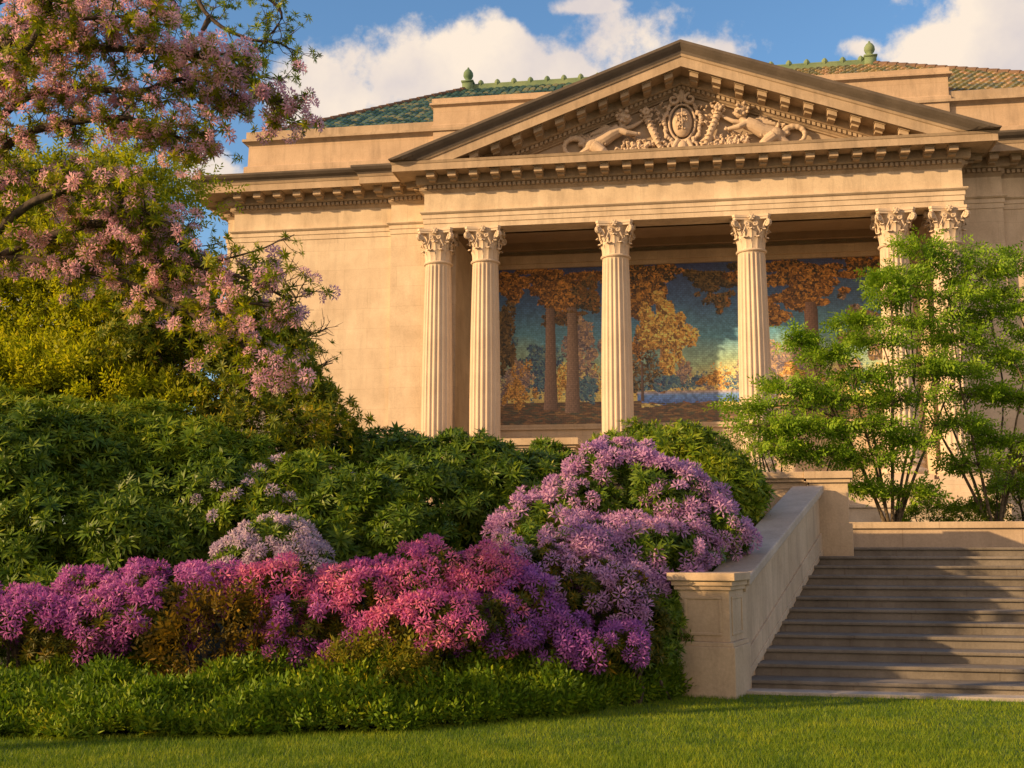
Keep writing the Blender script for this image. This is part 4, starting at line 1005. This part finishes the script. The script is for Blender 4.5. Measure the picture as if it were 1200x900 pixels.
shrub('rhododendron', 'rhododendron with small pale flowers left of centre', 'shrub', [(280, 560, 55, 48, 16.9), (345, 590, 70, 52, 16.2), (300, 620, 70, 50, 15.6)], seed=14, group=DG, petal='pale', fdens=9, fcover=.4, fsize=.13, leaf='rhodo_light')
shrub('rhododendron', 'round dark rhododendron above the bright pink azalea', 'shrub', [(420, 610, 62, 55, 15.6), (370, 650, 70, 60, 15.2), (470, 640, 60, 50, 15.3)], seed=15, group=DG)
shrub('rhododendron', 'tall wide rhododendron before the foot of the leftmost column', 'shrub', [(400, 545, 60, 38, 18.6), (460, 550, 62, 46, 18.2), (540, 560, 75, 50, 18), (500, 600, 80, 60, 17.2)], seed=16, group=DG)
shrub('rhododendron', 'dark rhododendron under the stone flank block at centre', 'shrub', [(600, 565, 65, 40, 18), (650, 555, 40, 32, 18.4), (590, 610, 60, 60, 17.2), (640, 540, 25, 22, 18.6)], seed=17, group=DG)
shrub('rhododendron', 'glossy green rhododendron behind the large lilac bush', 'shrub', [(745, 530, 50, 32, 18.6), (800, 545, 60, 42, 18.2), (850, 590, 48, 58, 17.6), (800, 610, 70, 60, 17.4)], seed=18, group=DG, leaf='rhodo_light')

BL_ = 'flowering bushes along the bed'
shrub('azalea_bush', 'large rounded lilac rhododendron beside the stair parapet', 'flowering bush', [(720, 560, 62, 42, 15.8), (770, 590, 70, 52, 15.5), (820, 625, 52, 45, 15.2), (680, 600, 70, 45, 15.4), (740, 650, 100, 50, 15.0), (660, 655, 78, 55, 14.5), (780, 690, 40, 40, 15.2), (625, 625, 45, 40, 14.9), (720, 700, 70, 45, 14.3)], petal='lilac', fdens=42, fcover=.88, fsize=.15, seed=21, lsize=.26, rough=.2, group=BL_)
shrub('azalea_bush', 'soft mauve bush low in front of the large lilac one', 'flowering bush', [(690, 700, 66, 50, 13.6), (735, 730, 42, 42, 13.5), (640, 680, 44, 44, 13.7)], petal='lilac', fdens=30, fcover=.7, fsize=.13, seed=22, lsize=.22, rough=.2, leaf='azalea_leaf', group=BL_)
shrub('azalea_bush', 'deep violet azalea low at the right end of the flowers', 'flowering bush', [(700, 757, 72, 26, 13.0), (640, 745, 50, 36, 13.0), (755, 762, 24, 20, 13.1)], petal='purple', fdens=44, fcover=.82, fsize=.125, seed=23, lsize=.2, leaf='azalea_leaf', group=BL_)
shrub('azalea_bush', 'bright pink azalea in the middle of the bed', 'flowering bush', [(500, 690, 80, 52, 13.3), (440, 710, 80, 48, 13.1), (560, 705, 70, 62, 13.2), (520, 730, 90, 40, 12.8)], petal='pink', fdens=52, fcover=.84, fsize=.13, seed=24, lsize=.2, leaf='azalea_leaf', group=BL_)
shrub('azalea_bush', 'violet azalea between the bright pink one and the deep violet one', 'flowering bush', [(600, 720, 50, 55, 13.0), (580, 745, 50, 36, 12.8)], petal='purple', fdens=50, fcover=.82, fsize=.13, seed=25, lsize=.2, leaf='azalea_leaf', group=BL_)
shrub('azalea_bush', 'small rose azalea with golden leaves left of the bright pink one', 'flowering bush', [(360, 740, 50, 42, 12.7), (330, 765, 42, 28, 12.5), (395, 760, 40, 28, 12.6)], petal='magenta', fdens=36, fcover=.7, fsize=.12, seed=26, lsize=.2, leaf='azalea_leaf', group=BL_)
shrub('azalea_bush', 'pale grey lilac rhododendron standing over the magenta azaleas', 'flowering bush', [(320, 645, 52, 42, 14.2), (350, 670, 38, 42, 14.0), (285, 665, 36, 35, 14.0)], petal='pale', fdens=52, fcover=.95, fsize=.125, seed=27, lsize=.22, group=BL_)
shrub('azalea_bush', 'rose pink azalea tucked under the pale grey lilac bush', 'flowering bush', [(325, 690, 50, 34, 13.3), (290, 705, 40, 36, 13.2)], petal='pink', fdens=40, fcover=.75, fsize=.13, seed=28, lsize=.2, leaf='azalea_leaf', group=BL_)
shrub('azalea_bush', 'wide magenta azalea left of the bronze shrub', 'flowering bush', [(190, 702, 75, 42, 13.2), (245, 694, 45, 34, 13.3), (160, 728, 70, 40, 12.9), (118, 702, 48, 34, 13.4)], petal='magenta', fdens=50, fcover=.82, fsize=.135, seed=29, lsize=.2, leaf='azalea_leaf', group=BL_)
shrub('azalea_bush', 'magenta azalea spilling out of the left edge', 'flowering bush', [(45, 730, 75, 36, 12.9), (-40, 728, 60, 40, 13), (80, 745, 60, 32, 12.7), (10, 712, 36, 26, 13.2)], petal='magenta', fdens=48, fcover=.74, fsize=.135, seed=30, lsize=.2, leaf='azalea_leaf', group=BL_)
shrub('bronze_shrub', 'sparse bronze and yellow leaved shrub between magenta and pink azaleas', 'shrub', [(265, 745, 55, 45, 12.6), (230, 765, 42, 34, 12.4), (300, 770, 35, 28, 12.4)], leaf='bronze_leaf', lsize=.19, ldens=50, seed=31, tmpl=SPRIGS)
shrub('golden_shrub', 'low yellow green shrub under the bright pink azalea', 'shrub', [(445, 785, 55, 24, 12.1), (410, 795, 35, 20, 11.9)], leaf='gold_leaf', lsize=.17, ldens=75, seed=32, tmpl=SPRIGS)
shrub('evergreen_shrub', 'dark shrub squeezed between the lilac bush and the pedestal', 'shrub', [(770, 740, 38, 48, 13.9, .3), (765, 700, 34, 50, 14.4, .3), (742, 772, 38, 26, 13.3), (775, 775, 28, 22, 13.4)], leaf='rhodo', lsize=.2, ldens=50, seed=33)

# ground cover: a bank of small leaves behind the lawn edge
def cover():
    S = Scatter(); n = 46000
    px = rng.uniform(-60, 850, n); f = rng.random(n)
    e = lawn_edge(px); back = np.interp(px, [0, 300, 500, 700, 850], [2.4, 2.0, 1.7, 1.2, .5]); y = e + f * back + .10 * np.sin(px * .05) * np.sin(px * .017) + rng.normal(0, .05, n); x = (px - 600) / F * y
    hmax = np.interp(px, [0, 300, 330, 600, 780, 850], [.44, .42, .50, .46, .38, .14]) * np.clip(f * 2.6 + .22, 0, 1) * (.82 + .8 * np.array([mnoise.noise((a * 1.6, b * 1.6, 3)) for a, b in zip(x, y)]))
    z = ground_h(x, y) + hmax * rng.uniform(.1, 1, n) ** .5
    P = np.stack([x, y, z], -1); Z = np.stack([rng.normal(0, .5, n), -.35 + rng.normal(0, .4, n), np.ones(n) * .8], -1)
    w_ = rng.integers(0, 4, n); tall = px < 330
    for k in range(3):
        q = (w_ == k) & ~tall; S.put(SPRIGS[k], P[q], Z[q], .14 * rng.uniform(.5, 1.5, q.sum()))
        q = (w_ == k) & tall; S.put(TUFT if k else SPRIGS[0], P[q], Z[q], (.26 if k else .16) * rng.uniform(.7, 1.3, q.sum()))
    q = w_ == 3; S.put(WHORLS[0], P[q], Z[q], .16 * rng.uniform(.7, 1.2, q.sum()))
    o = S.build('ground_cover', M['cover']); tag(o, 'bank of low leafy ground cover along the curved edge of the lawn', 'ground cover', kind='stuff')
cover()

# ---- trees
def curve(pts, n=10):
    """Catmull-Rom through points"""
    P = [np.array(p, float) for p in pts]; P = [2 * P[0] - P[1]] + P + [2 * P[-1] - P[-2]]; out_ = []
    for i in range(1, len(P) - 2):
        for k in range(n):
            t_ = k / n; out_.append(.5 * ((2 * P[i]) + (-P[i - 1] + P[i + 1]) * t_ + (2 * P[i - 1] - 5 * P[i] + 4 * P[i + 1] - P[i + 2]) * t_ ** 2 + (-P[i - 1] + 3 * P[i] - 3 * P[i + 1] + P[i + 2]) * t_ ** 3))
    out_.append(P[-2]); return np.array(out_)
def px_path(ps): return [at(*q) for q in ps]
class Tree:
    def __init__(s, name, label, base, bark='bark'):
        s.root = empty(name, base); tag(s.root, label, 'tree'); s.org = np.array(base, float); s.wood = MB(); s.leaf = Scatter(); s.fl = Scatter(); s.bark = bark
    def limb(s, pts, r0, r1, n=6):
        c = curve(pts, n); k = len(c); c = c + rng.normal(0, r0 * .25, c.shape) * np.linspace(0, 1, k)[:, None] * .6
        s.wood.tube([tuple(q - s.org) for q in c], list(np.linspace(r0, r1, k)), 6); return c
    def twigs(s, c, n, length, start=.2, spread=.9, gravity=0.0, r=.008, flat=0.0, sub=2):
        """side twigs off a limb; returns tips with directions, and points along them"""
        tips = []; pts = []
        L = len(c)
        for k in range(n):
            f = start + (1 - start) * (k + rng.random()) / n; i = min(int(f * (L - 1)), L - 2); p0 = c[i]; t_ = c[i + 1] - c[i]; t_ = t_ / (np.linalg.norm(t_) + 1e-9)
            d = rng.normal(size=3); d[2] *= (1 - flat); d = t_ * .6 + d / np.linalg.norm(d) * spread; d[2] += gravity; d /= np.linalg.norm(d)
            ln = length * rng.uniform(.5, 1.2); mid = p0 + d * ln * .5 + rng.normal(0, ln * .06, 3); e = p0 + d * ln + np.array([0, 0, -abs(gravity) * .05])
            s.wood.tube([tuple(q - s.org) for q in (p0, mid, e)], [r, r * .75, r * .45], 4)
            tips.append((e, d)); pts.append((mid, d))
            for j in range(sub):
                d2 = d + rng.normal(0, .6, 3) * np.array([1, 1, 1 - flat]); d2 /= np.linalg.norm(d2); b0 = mid if j else p0 + d * ln * .8; e2 = b0 + d2 * ln * rng.uniform(.35, .6)
                s.wood.tube([tuple(b0 - s.org), tuple(e2 - s.org)], [r * .6, r * .35], 4); tips.append((e2, d2))
        return tips, pts
    def leaves(s, tips, tm, size, per=1, spread=.05, up=.4, jit=.4):
        P = np.array([t_[0] for t_ in tips for _ in range(per)]); D = np.array([t_[1] for t_ in tips for _ in range(per)])
        P = P + rng.normal(0, spread, P.shape) - s.org; D = D + np.array([0, 0, up]); w_ = rng.integers(0, len(tm), len(P))
        for k in range(len(tm)): q = w_ == k; s.leaf.put(tm[k], P[q], D[q], size * rng.uniform(.7, 1.25, q.sum()), jitter=jit)
    def flowers(s, tips, size, prob=1.0, spread=.03):
        tips = [t_ for t_ in tips if rng.random() < prob]
        if not tips: return
        P = np.array([t_[0] for t_ in tips]) + rng.normal(0, spread, (len(tips), 3)) - s.org; D = np.array([t_[1] for t_ in tips]) + np.array([0, 0, .4]); w_ = rng.integers(0, 3, len(P))
        for k in range(3): q = w_ == k; s.fl.put(TRUSSES[k], P[q], D[q], size * 2 * rng.uniform(.75, 1.2, q.sum()), jitter=.4)
    def finish(s, leaf, petal=None):
        s.wood.build('trunk', M[s.bark], s.root, True); s.leaf.build('crown', M[leaf], s.root)
        if petal: s.fl.build('blossoms', M[petal], s.root)

# blossoming tree that leans in from the left
rng = np.random.default_rng(2024)
base = Vector((-5.9, 9.6, 0))
T1 = Tree('blossom_tree', 'tall pink blossoming tree reaching in from the upper left', tuple(base))
tr = [base, base + Vector((.1, 0, 1.6)), base + Vector((.35, -.1, 3.2)), base + Vector((.5, -.1, 5.0)), base + Vector((.6, 0, 6.8))]
T1.limb(tr, .17, .07)
limbs = [
    # pixel columns/rows and depth along each limb, as they hang in space
    [(-60, 250, 9.6), (0, 178, 9.4), (50, 150, 9.3), (130, 138, 9.2), (175, 146, 9.1), (215, 165, 9.0), (240, 172, 9.0)],
    [(-60, 200, 9.6), (10, 75, 9.2), (70, 58, 9.0), (150, 58, 8.9), (215, 62, 8.9), (270, 80, 8.9), (310, 105, 8.9), (338, 130, 8.9)],
    [(-60, 210, 9.7), (20, 120, 9.6), (90, 105, 9.6), (165, 106, 9.5), (215, 92, 9.4), (262, 102, 9.3), (272, 125, 9.3)],
    [(-60, 150, 9.4), (0, 60, 9.0), (60, 28, 8.8), (130, 20, 8.7), (190, 28, 8.7)],
    [(-60, 350, 9.6), (0, 302, 9.4), (40, 285, 9.3), (100, 290, 9.2), (170, 300, 9.1), (240, 312, 9.0), (300, 332, 9.0), (345, 352, 9.0)],
    [(0, 302, 9.4), (70, 310, 9.3), (140, 328, 9.2), (220, 365, 9.1), (290, 410, 9.0), (345, 440, 9.0)],
    [(-60, 330, 9.2), (20, 250, 8.9), (70, 225, 8.8), (115, 215, 8.8), (150, 235, 8.8), (190, 260, 8.8)],
    [(-60, 240, 9.9), (0, 215, 9.9), (60, 200, 9.9), (120, 215, 9.9), (165, 240, 9.9)],
    [(-60, 180, 9.0), (-10, 100, 8.6), (30, 60, 8.4), (60, 0, 8.3), (90, -60, 8.2)],
    [(-60, 120, 9.8), (20, 30, 9.6), (90, 0, 9.5), (160, -30, 9.4)],
    [(40, 285, 9.3), (110, 262, 9.2), (180, 270, 9.1), (225, 295, 9.1), (200, 330, 9.1)],
    [(220, 365, 9.1), (280, 355, 9.0), (320, 360, 9.0)],
]
for i, l in enumerate(limbs):
    c = T1.limb(px_path(l), .045 if i not in (11,) else .015, .006)
    n = int(26 + 10 * len(l)) if i != 11 else 14
    tips, pts = T1.twigs(c, int(n * .72), .25, .12, .95, -.02, .006, 0, 2)
    T1.leaves(tips + pts, WHORLS, .15, 1, .02)
    T1.flowers(tips + (pts if i < 4 else []), .076, .50 if i not in (8, 7, 6) else .25)
for k in range(4):
    q0 = np.array(tr[2 + k % 3]) + np.array([0, 0, .3 * rng.random()]); a_ = rng.uniform(1.3, 2.7); ln = rng.uniform(1.8, 3.6)
    e_ = q0 + np.array([math.cos(a_) * ln, math.sin(a_) * ln, rng.uniform(.1, 1.6)])
    c = T1.limb([q0, (q0 + e_) / 2 + np.array([0, 0, .4]), e_], .05, .008)
    tips, pts = T1.twigs(c, 34, .6, .15, .95, 0, .007, 0, 2); T1.leaves(tips + pts, WHORLS, .20, 2, .08); T1.flowers(tips, .085, .5)
# the long leafy spray in front of the wall
c = T1.limb(px_path([(190, 330, 9.1), (235, 310, 9.0), (270, 302, 8.9), (305, 292, 8.9), (345, 275, 8.9)]), .014, .004)
tips, pts = T1.twigs(c, 12, .16, .3, .8, 0, .004, 0, 1); T1.leaves(tips, WHORLS, .12, 1, .01)
T1.finish('spring_leaf', 'treepink')

# dark leaved branch hanging in from above
base = Vector((-7.2, 10.8, 0))
T2 = Tree('leafy_tree', 'dark leaved tree whose branch hangs against the sky at top left', tuple(base))
T2.limb([base, base + Vector((-.1, 0, 2.5)), base + Vector((.3, 0, 5)), base + Vector((1.2, 0, 6.6)), base + Vector((2.6, 0, 7.4)), at(150, -90, 10.8)], .15, .04)
for l in ([(150, -90, 10.8), (215, -30, 10.6), (245, 20, 10.5), (290, 45, 10.4), (325, 50, 10.4), (345, 60, 10.4)], [(215, -30, 10.6), (280, -20, 10.5), (330, 15, 10.5), (300, 60, 10.4)], [(245, 20, 10.5), (235, 50, 10.4), (260, 75, 10.4), (318, 92, 10.4)], [(150, -90, 10.8), (190, -20, 10.6), (210, 15, 10.6), (205, 30, 10.5)]):
    c = T2.limb(px_path(l), .03, .006); tips, pts = T2.twigs(c, 26, .26, .25, .9, 0, .005, 0, 2); T2.leaves(tips, WHORLS, .125, 1, .02)
T2.finish('rhodo_light')

# yellow green tree behind
base = at(10, 620, 19.7); base.z = float(ground_h(base.x, base.y))
T3 = Tree('lime_tree', 'yellow green backlit tree behind the pink blossoms at left', tuple(base))
T3.limb([base, base + Vector((.1, 0, 1.2)), at(20, 440, 19.7)], .12, .08)
for l in ([(20, 440, 19.7), (50, 385, 19.6), (78, 355, 19.5), (110, 330, 19.4), (150, 320, 19.4), (200, 345, 19.4)], [(50, 385, 19.6), (78, 350, 19.5), (85, 310, 19.5), (100, 280, 19.5), (110, 230, 19.5)],
          [(20, 440, 19.7), (10, 380, 19.8), (25, 330, 19.9), (50, 280, 20.0), (60, 220, 20.0)], [(10, 380, 19.8), (-40, 330, 19.8), (-60, 260, 19.8)], [(20, 440, 19.7), (70, 415, 19.5), (130, 400, 19.4), (190, 405, 19.4), (240, 385, 19.4)],
          [(78, 355, 19.5), (140, 355, 19.4), (190, 375, 19.3), (235, 400, 19.3)], [(100, 280, 19.5), (145, 250, 19.5), (170, 220, 19.5)], [(25, 330, 19.9), (-10, 300, 20.0), (-20, 240, 20.1), (0, 190, 20.1)], [(20, 440, 19.7), (-20, 420, 19.5), (-60, 400, 19.4)],
          [(70, 415, 19.5), (90, 440, 19.2), (130, 455, 19.1), (180, 450, 19.1)], [(20, 440, 19.7), (40, 455, 19.2), (90, 462, 19.0)]):
    c = T3.limb(px_path(l), .035, .010)
    tips, pts = T3.twigs(c, 70, .95, .1, 1.0, 0, .008, .3, 3); T3.leaves(tips + pts, SPRIGS, .22, 6, .2, .3)
T3.finish('lime')

# small open tree in the middle distance
base = at(215, 560, 18.2); base.z = float(ground_h(base.x, base.y))
T4 = Tree('open_tree', 'small open branched tree between blossoms and the museum wall', tuple(base))
T4.limb([base, at(205, 500, 18.1), at(198, 455, 18.1), at(185, 415, 18.1)], .06, .035)
for l in ([(185, 415, 18.1), (160, 380, 18.0), (150, 340, 18.0)], [(198, 455, 18.1), (225, 420, 18.1), (255, 395, 18.1), (280, 370, 18.1)], [(185, 415, 18.1), (200, 375, 18.1), (210, 345, 18.1), (230, 325, 18.1)],
          [(205, 500, 18.1), (240, 460, 18.0), (290, 450, 17.9), (335, 450, 17.8), (375, 470, 17.7), (405, 490, 17.7)], [(240, 460, 18.0), (280, 425, 17.9), (320, 410, 17.9), (350, 430, 17.8), (372, 455, 17.8)],
          [(205, 500, 18.1), (250, 485, 17.8), (300, 478, 17.7), (350, 490, 17.6), (385, 505, 17.5)], [(205, 500, 18.1), (260, 500, 17.6), (330, 505, 17.4), (370, 515, 17.3)], [(198, 455, 18.1), (160, 440, 18.2), (130, 420, 18.3)], [(280, 370, 18.1), (310, 380, 18.1), (330, 395, 18.0)]):
    c = T4.limb(px_path(l), .028, .008); tips, pts = T4.twigs(c, 40, .5, .15, .95, 0, .006, .3, 3); T4.leaves(tips + pts, WHORLS, .24, 2, .10)
T4.finish('tree_leaf')

# bare twiggy sapling in front of the wall
base = at(312, 560, 18.9); base.z = float(ground_h(base.x, base.y))
T5 = Tree('bare_sapling', 'thin leafless sapling twigs against the pale museum wall', tuple(base), 'bark_light')
for l in ([(312, 480, 18.9), (332, 400, 18.9), (347, 350, 18.9), (362, 322, 18.9)], [(332, 400, 18.9), (357, 395, 18.9), (384, 385, 18.9)], [(347, 350, 18.9), (334, 330, 18.9), (330, 318, 18.9)], [(312, 480, 18.9), (352, 440, 18.9), (390, 425, 18.9)]):
    c = T5.limb(px_path(l), .020, .009); T5.twigs(c, 16, .38, .3, .8, .2, .009, .2, 2)
T5.limb([base, at(312, 520, 18.9), at(312, 480, 18.9)], .03, .02)
T5.finish('tree_leaf')

# two bright green many-stemmed trees on the terrace
def layered(name, label, bx_, by_, d, lobes, nst, seed, leaf='maple'):
    global rng
    rng = np.random.default_rng(seed)
    base = at(bx_, by_, d); base.z = 2.08; t_ = Tree(name, label, tuple(base), 'bark_light')
    B = np.array(base); stems = []
    for k in range(nst):
        a = 2 * math.pi * k / nst + rng.uniform(-.3, .3); sp = rng.uniform(.35, 1.0)
        s0 = B + np.array([math.cos(a) * .10, math.sin(a) * .08, 0]); s1 = s0 + np.array([math.cos(a) * sp * .5, math.sin(a) * sp * .3, 1.0]); s2 = s1 + np.array([math.cos(a) * sp * .6, math.sin(a) * sp * .35, 1.0]); s3 = s2 + np.array([math.cos(a) * sp * .5, math.sin(a) * .2, .9])
        stems.append(t_.limb([s0, s1, s2, s3], .038, .014, 6))
    for (px, py, rx, ry, dd) in lobes:
        c = np.array(at(px, py, dd)); k = dd / F; rx *= k; ry *= k
        # nearest stem point that is lower than the lobe
        best = min(((np.linalg.norm(q - c) + (3 if q[2] > c[2] - .1 else 0), i, j) for i, st_ in enumerate(stems) for j, q in enumerate(st_)), key=lambda v: v[0]); q = stems[best[1]][best[2]]
        mid = (q + c) / 2 + np.array([0, 0, .15]); end = c + np.array([math.copysign(rx * .6, c[0] - B[0]), rng.uniform(-.2, .2), ry * .1])
        lim = t_.limb([q, mid, c, end], .018, .005, 6)
        n_ = int(9 + 16 * rx)
        tips = []
        for _ in range(n_):
            a = rng.uniform(0, 6.28); rr = math.sqrt(rng.random()); e = c + np.array([rx * rr * math.cos(a), rx * .8 * rr * math.sin(a), ry * .6 * rng.uniform(-.8, .9) * (1 - .4 * rr)])
            b0 = lim[int(rng.uniform(.4, .99) * (len(lim) - 1))]; m_ = (b0 + e) / 2 + np.array([0, 0, .05])
            t_.wood.tube([tuple(v - t_.org) for v in (b0, m_, e)], [.006, .005, .003], 4)
            for f in np.linspace(.35, 1, 6): tips.append((b0 + (e - b0) * f + np.array([0, 0, .05 * math.sin(f * 3)]), np.array([math.cos(a), math.sin(a), -.05])))
        t_.leaves(tips, SPRIGS, .235, 2, .08, .0, .4)
    t_.finish(leaf)
layered('green_tree', 'many stemmed bright green tree standing over the low wall at the stair head', 1045, 612, 22.6,
        [(880, 480, 32, 10, 22), (935, 400, 30, 9, 22), (970, 420, 48, 16, 22), (925, 455, 40, 14, 21.8), (975, 470, 55, 18, 22), (900, 500, 45, 14, 21.6), (1000, 380, 30, 9, 22.5), (1030, 400, 40, 14, 22.2), (1010, 445, 50, 16, 22), (950, 505, 60, 16, 21.8), (1010, 500, 60, 18, 22), (1060, 470, 50, 16, 22), (900, 525, 34, 12, 21.6), (960, 535, 40, 12, 21.8), (1075, 430, 45, 15, 22.2), (1020, 540, 50, 14, 22), (1045, 350, 24, 8, 22.8), (1070, 520, 45, 16, 22), (1005, 575, 30, 16, 22.2), (1060, 580, 36, 14, 22.3)], 9, 41)
layered('green_tree', 'bright green tree cut by the right edge, its crown reaching the capitals', 1165, 612, 23.2,
        [(1080, 290, 34, 10, 23.5), (1065, 320, 30, 9, 23.3), (1120, 300, 45, 12, 23.5), (1040, 330, 24, 7, 23), (1150, 320, 50, 14, 23.5), (1110, 350, 50, 14, 23.2), (1080, 380, 50, 14, 23), (1160, 370, 50, 16, 23.4), (1190, 345, 50, 16, 23.5), (1130, 400, 50, 16, 23), (1180, 420, 50, 18, 23.2), (1110, 440, 45, 14, 22.8), (1150, 465, 50, 16, 23), (1200, 470, 40, 18, 23), (1120, 500, 50, 14, 22.8), (1180, 520, 50, 14, 23), (1220, 390, 40, 20, 23.4), (1140, 545, 40, 10, 22.8), (1210, 300, 40, 14, 23.5), (1230, 440, 40, 20, 23), (1190, 570, 35, 22, 23)], 6, 42)
rng = np.random.default_rng(77)
shrub('terrace_shrub', 'low green shrubs behind the retaining wall between the two bright trees', 'shrub', [(1090, 608, 34, 14, 23.6), (1140, 606, 30, 14, 23.8), (1120, 608, 30, 12, 23.4)], leaf='cover', lsize=.16, ldens=70, seed=51, tmpl=SPRIGS)
shrub('terrace_shrub', 'olive shrub at the right edge behind the retaining wall', 'shrub', [(1195, 580, 28, 38, 24), (1215, 560, 30, 40, 24.2)], leaf='tree_leaf', lsize=.18, ldens=60, seed=52, tmpl=SPRIGS)
shrub('terrace_shrub', 'yellow green young shrub behind the terrace wall beside the fourth column', 'shrub', [(880, 520, 20, 22, 24), (905, 535, 24, 20, 24), (975, 535, 18, 18, 24)], leaf='maple', lsize=.16, ldens=38, seed=53, tmpl=SPRIGS, rough=.3)

# ---- trees left of the museum and beyond the garden
def far_tree(x, y, h, r_, seed, label):
    global rng
    rng = np.random.default_rng(seed); t_ = Tree('shade_tree', label, (x, y, float(ground_h(np.array(x), np.array(y)))), 'bark'); B = t_.org
    t_.limb([B, B + np.array([.1, 0, h * .25]), B + np.array([0, .1, h * .5]), B + np.array([.2, 0, h * .8])], h * .022, h * .008)
    for k in range(24):
        a = rng.uniform(0, 6.28); f = rng.uniform(.3, .95); q = B + np.array([0, 0, h * f * .75]); rr = r_ * (1.15 - f * .6) * rng.uniform(.5, 1); e = B + np.array([math.cos(a) * rr, math.sin(a) * rr, h * (f + rng.uniform(-.05, .08))])
        c = t_.limb([q, (q + e) / 2 + np.array([0, 0, .2]), e], h * .007, h * .002, 4)
        tips, pts = t_.twigs(c, 16, r_ * .33, .3, 1, 0, .015, .2, 2); t_.leaves(tips + pts, SPRIGS, .42, 5, r_ * .09, .3)
    t_.finish('far_leaf')
far_tree(-21, 40, 9, 4.5, 61, 'broad tree beyond the left corner of the museum')
far_tree(-27, 52, 11, 5.5, 62, 'tall tree far behind the left end of the garden')
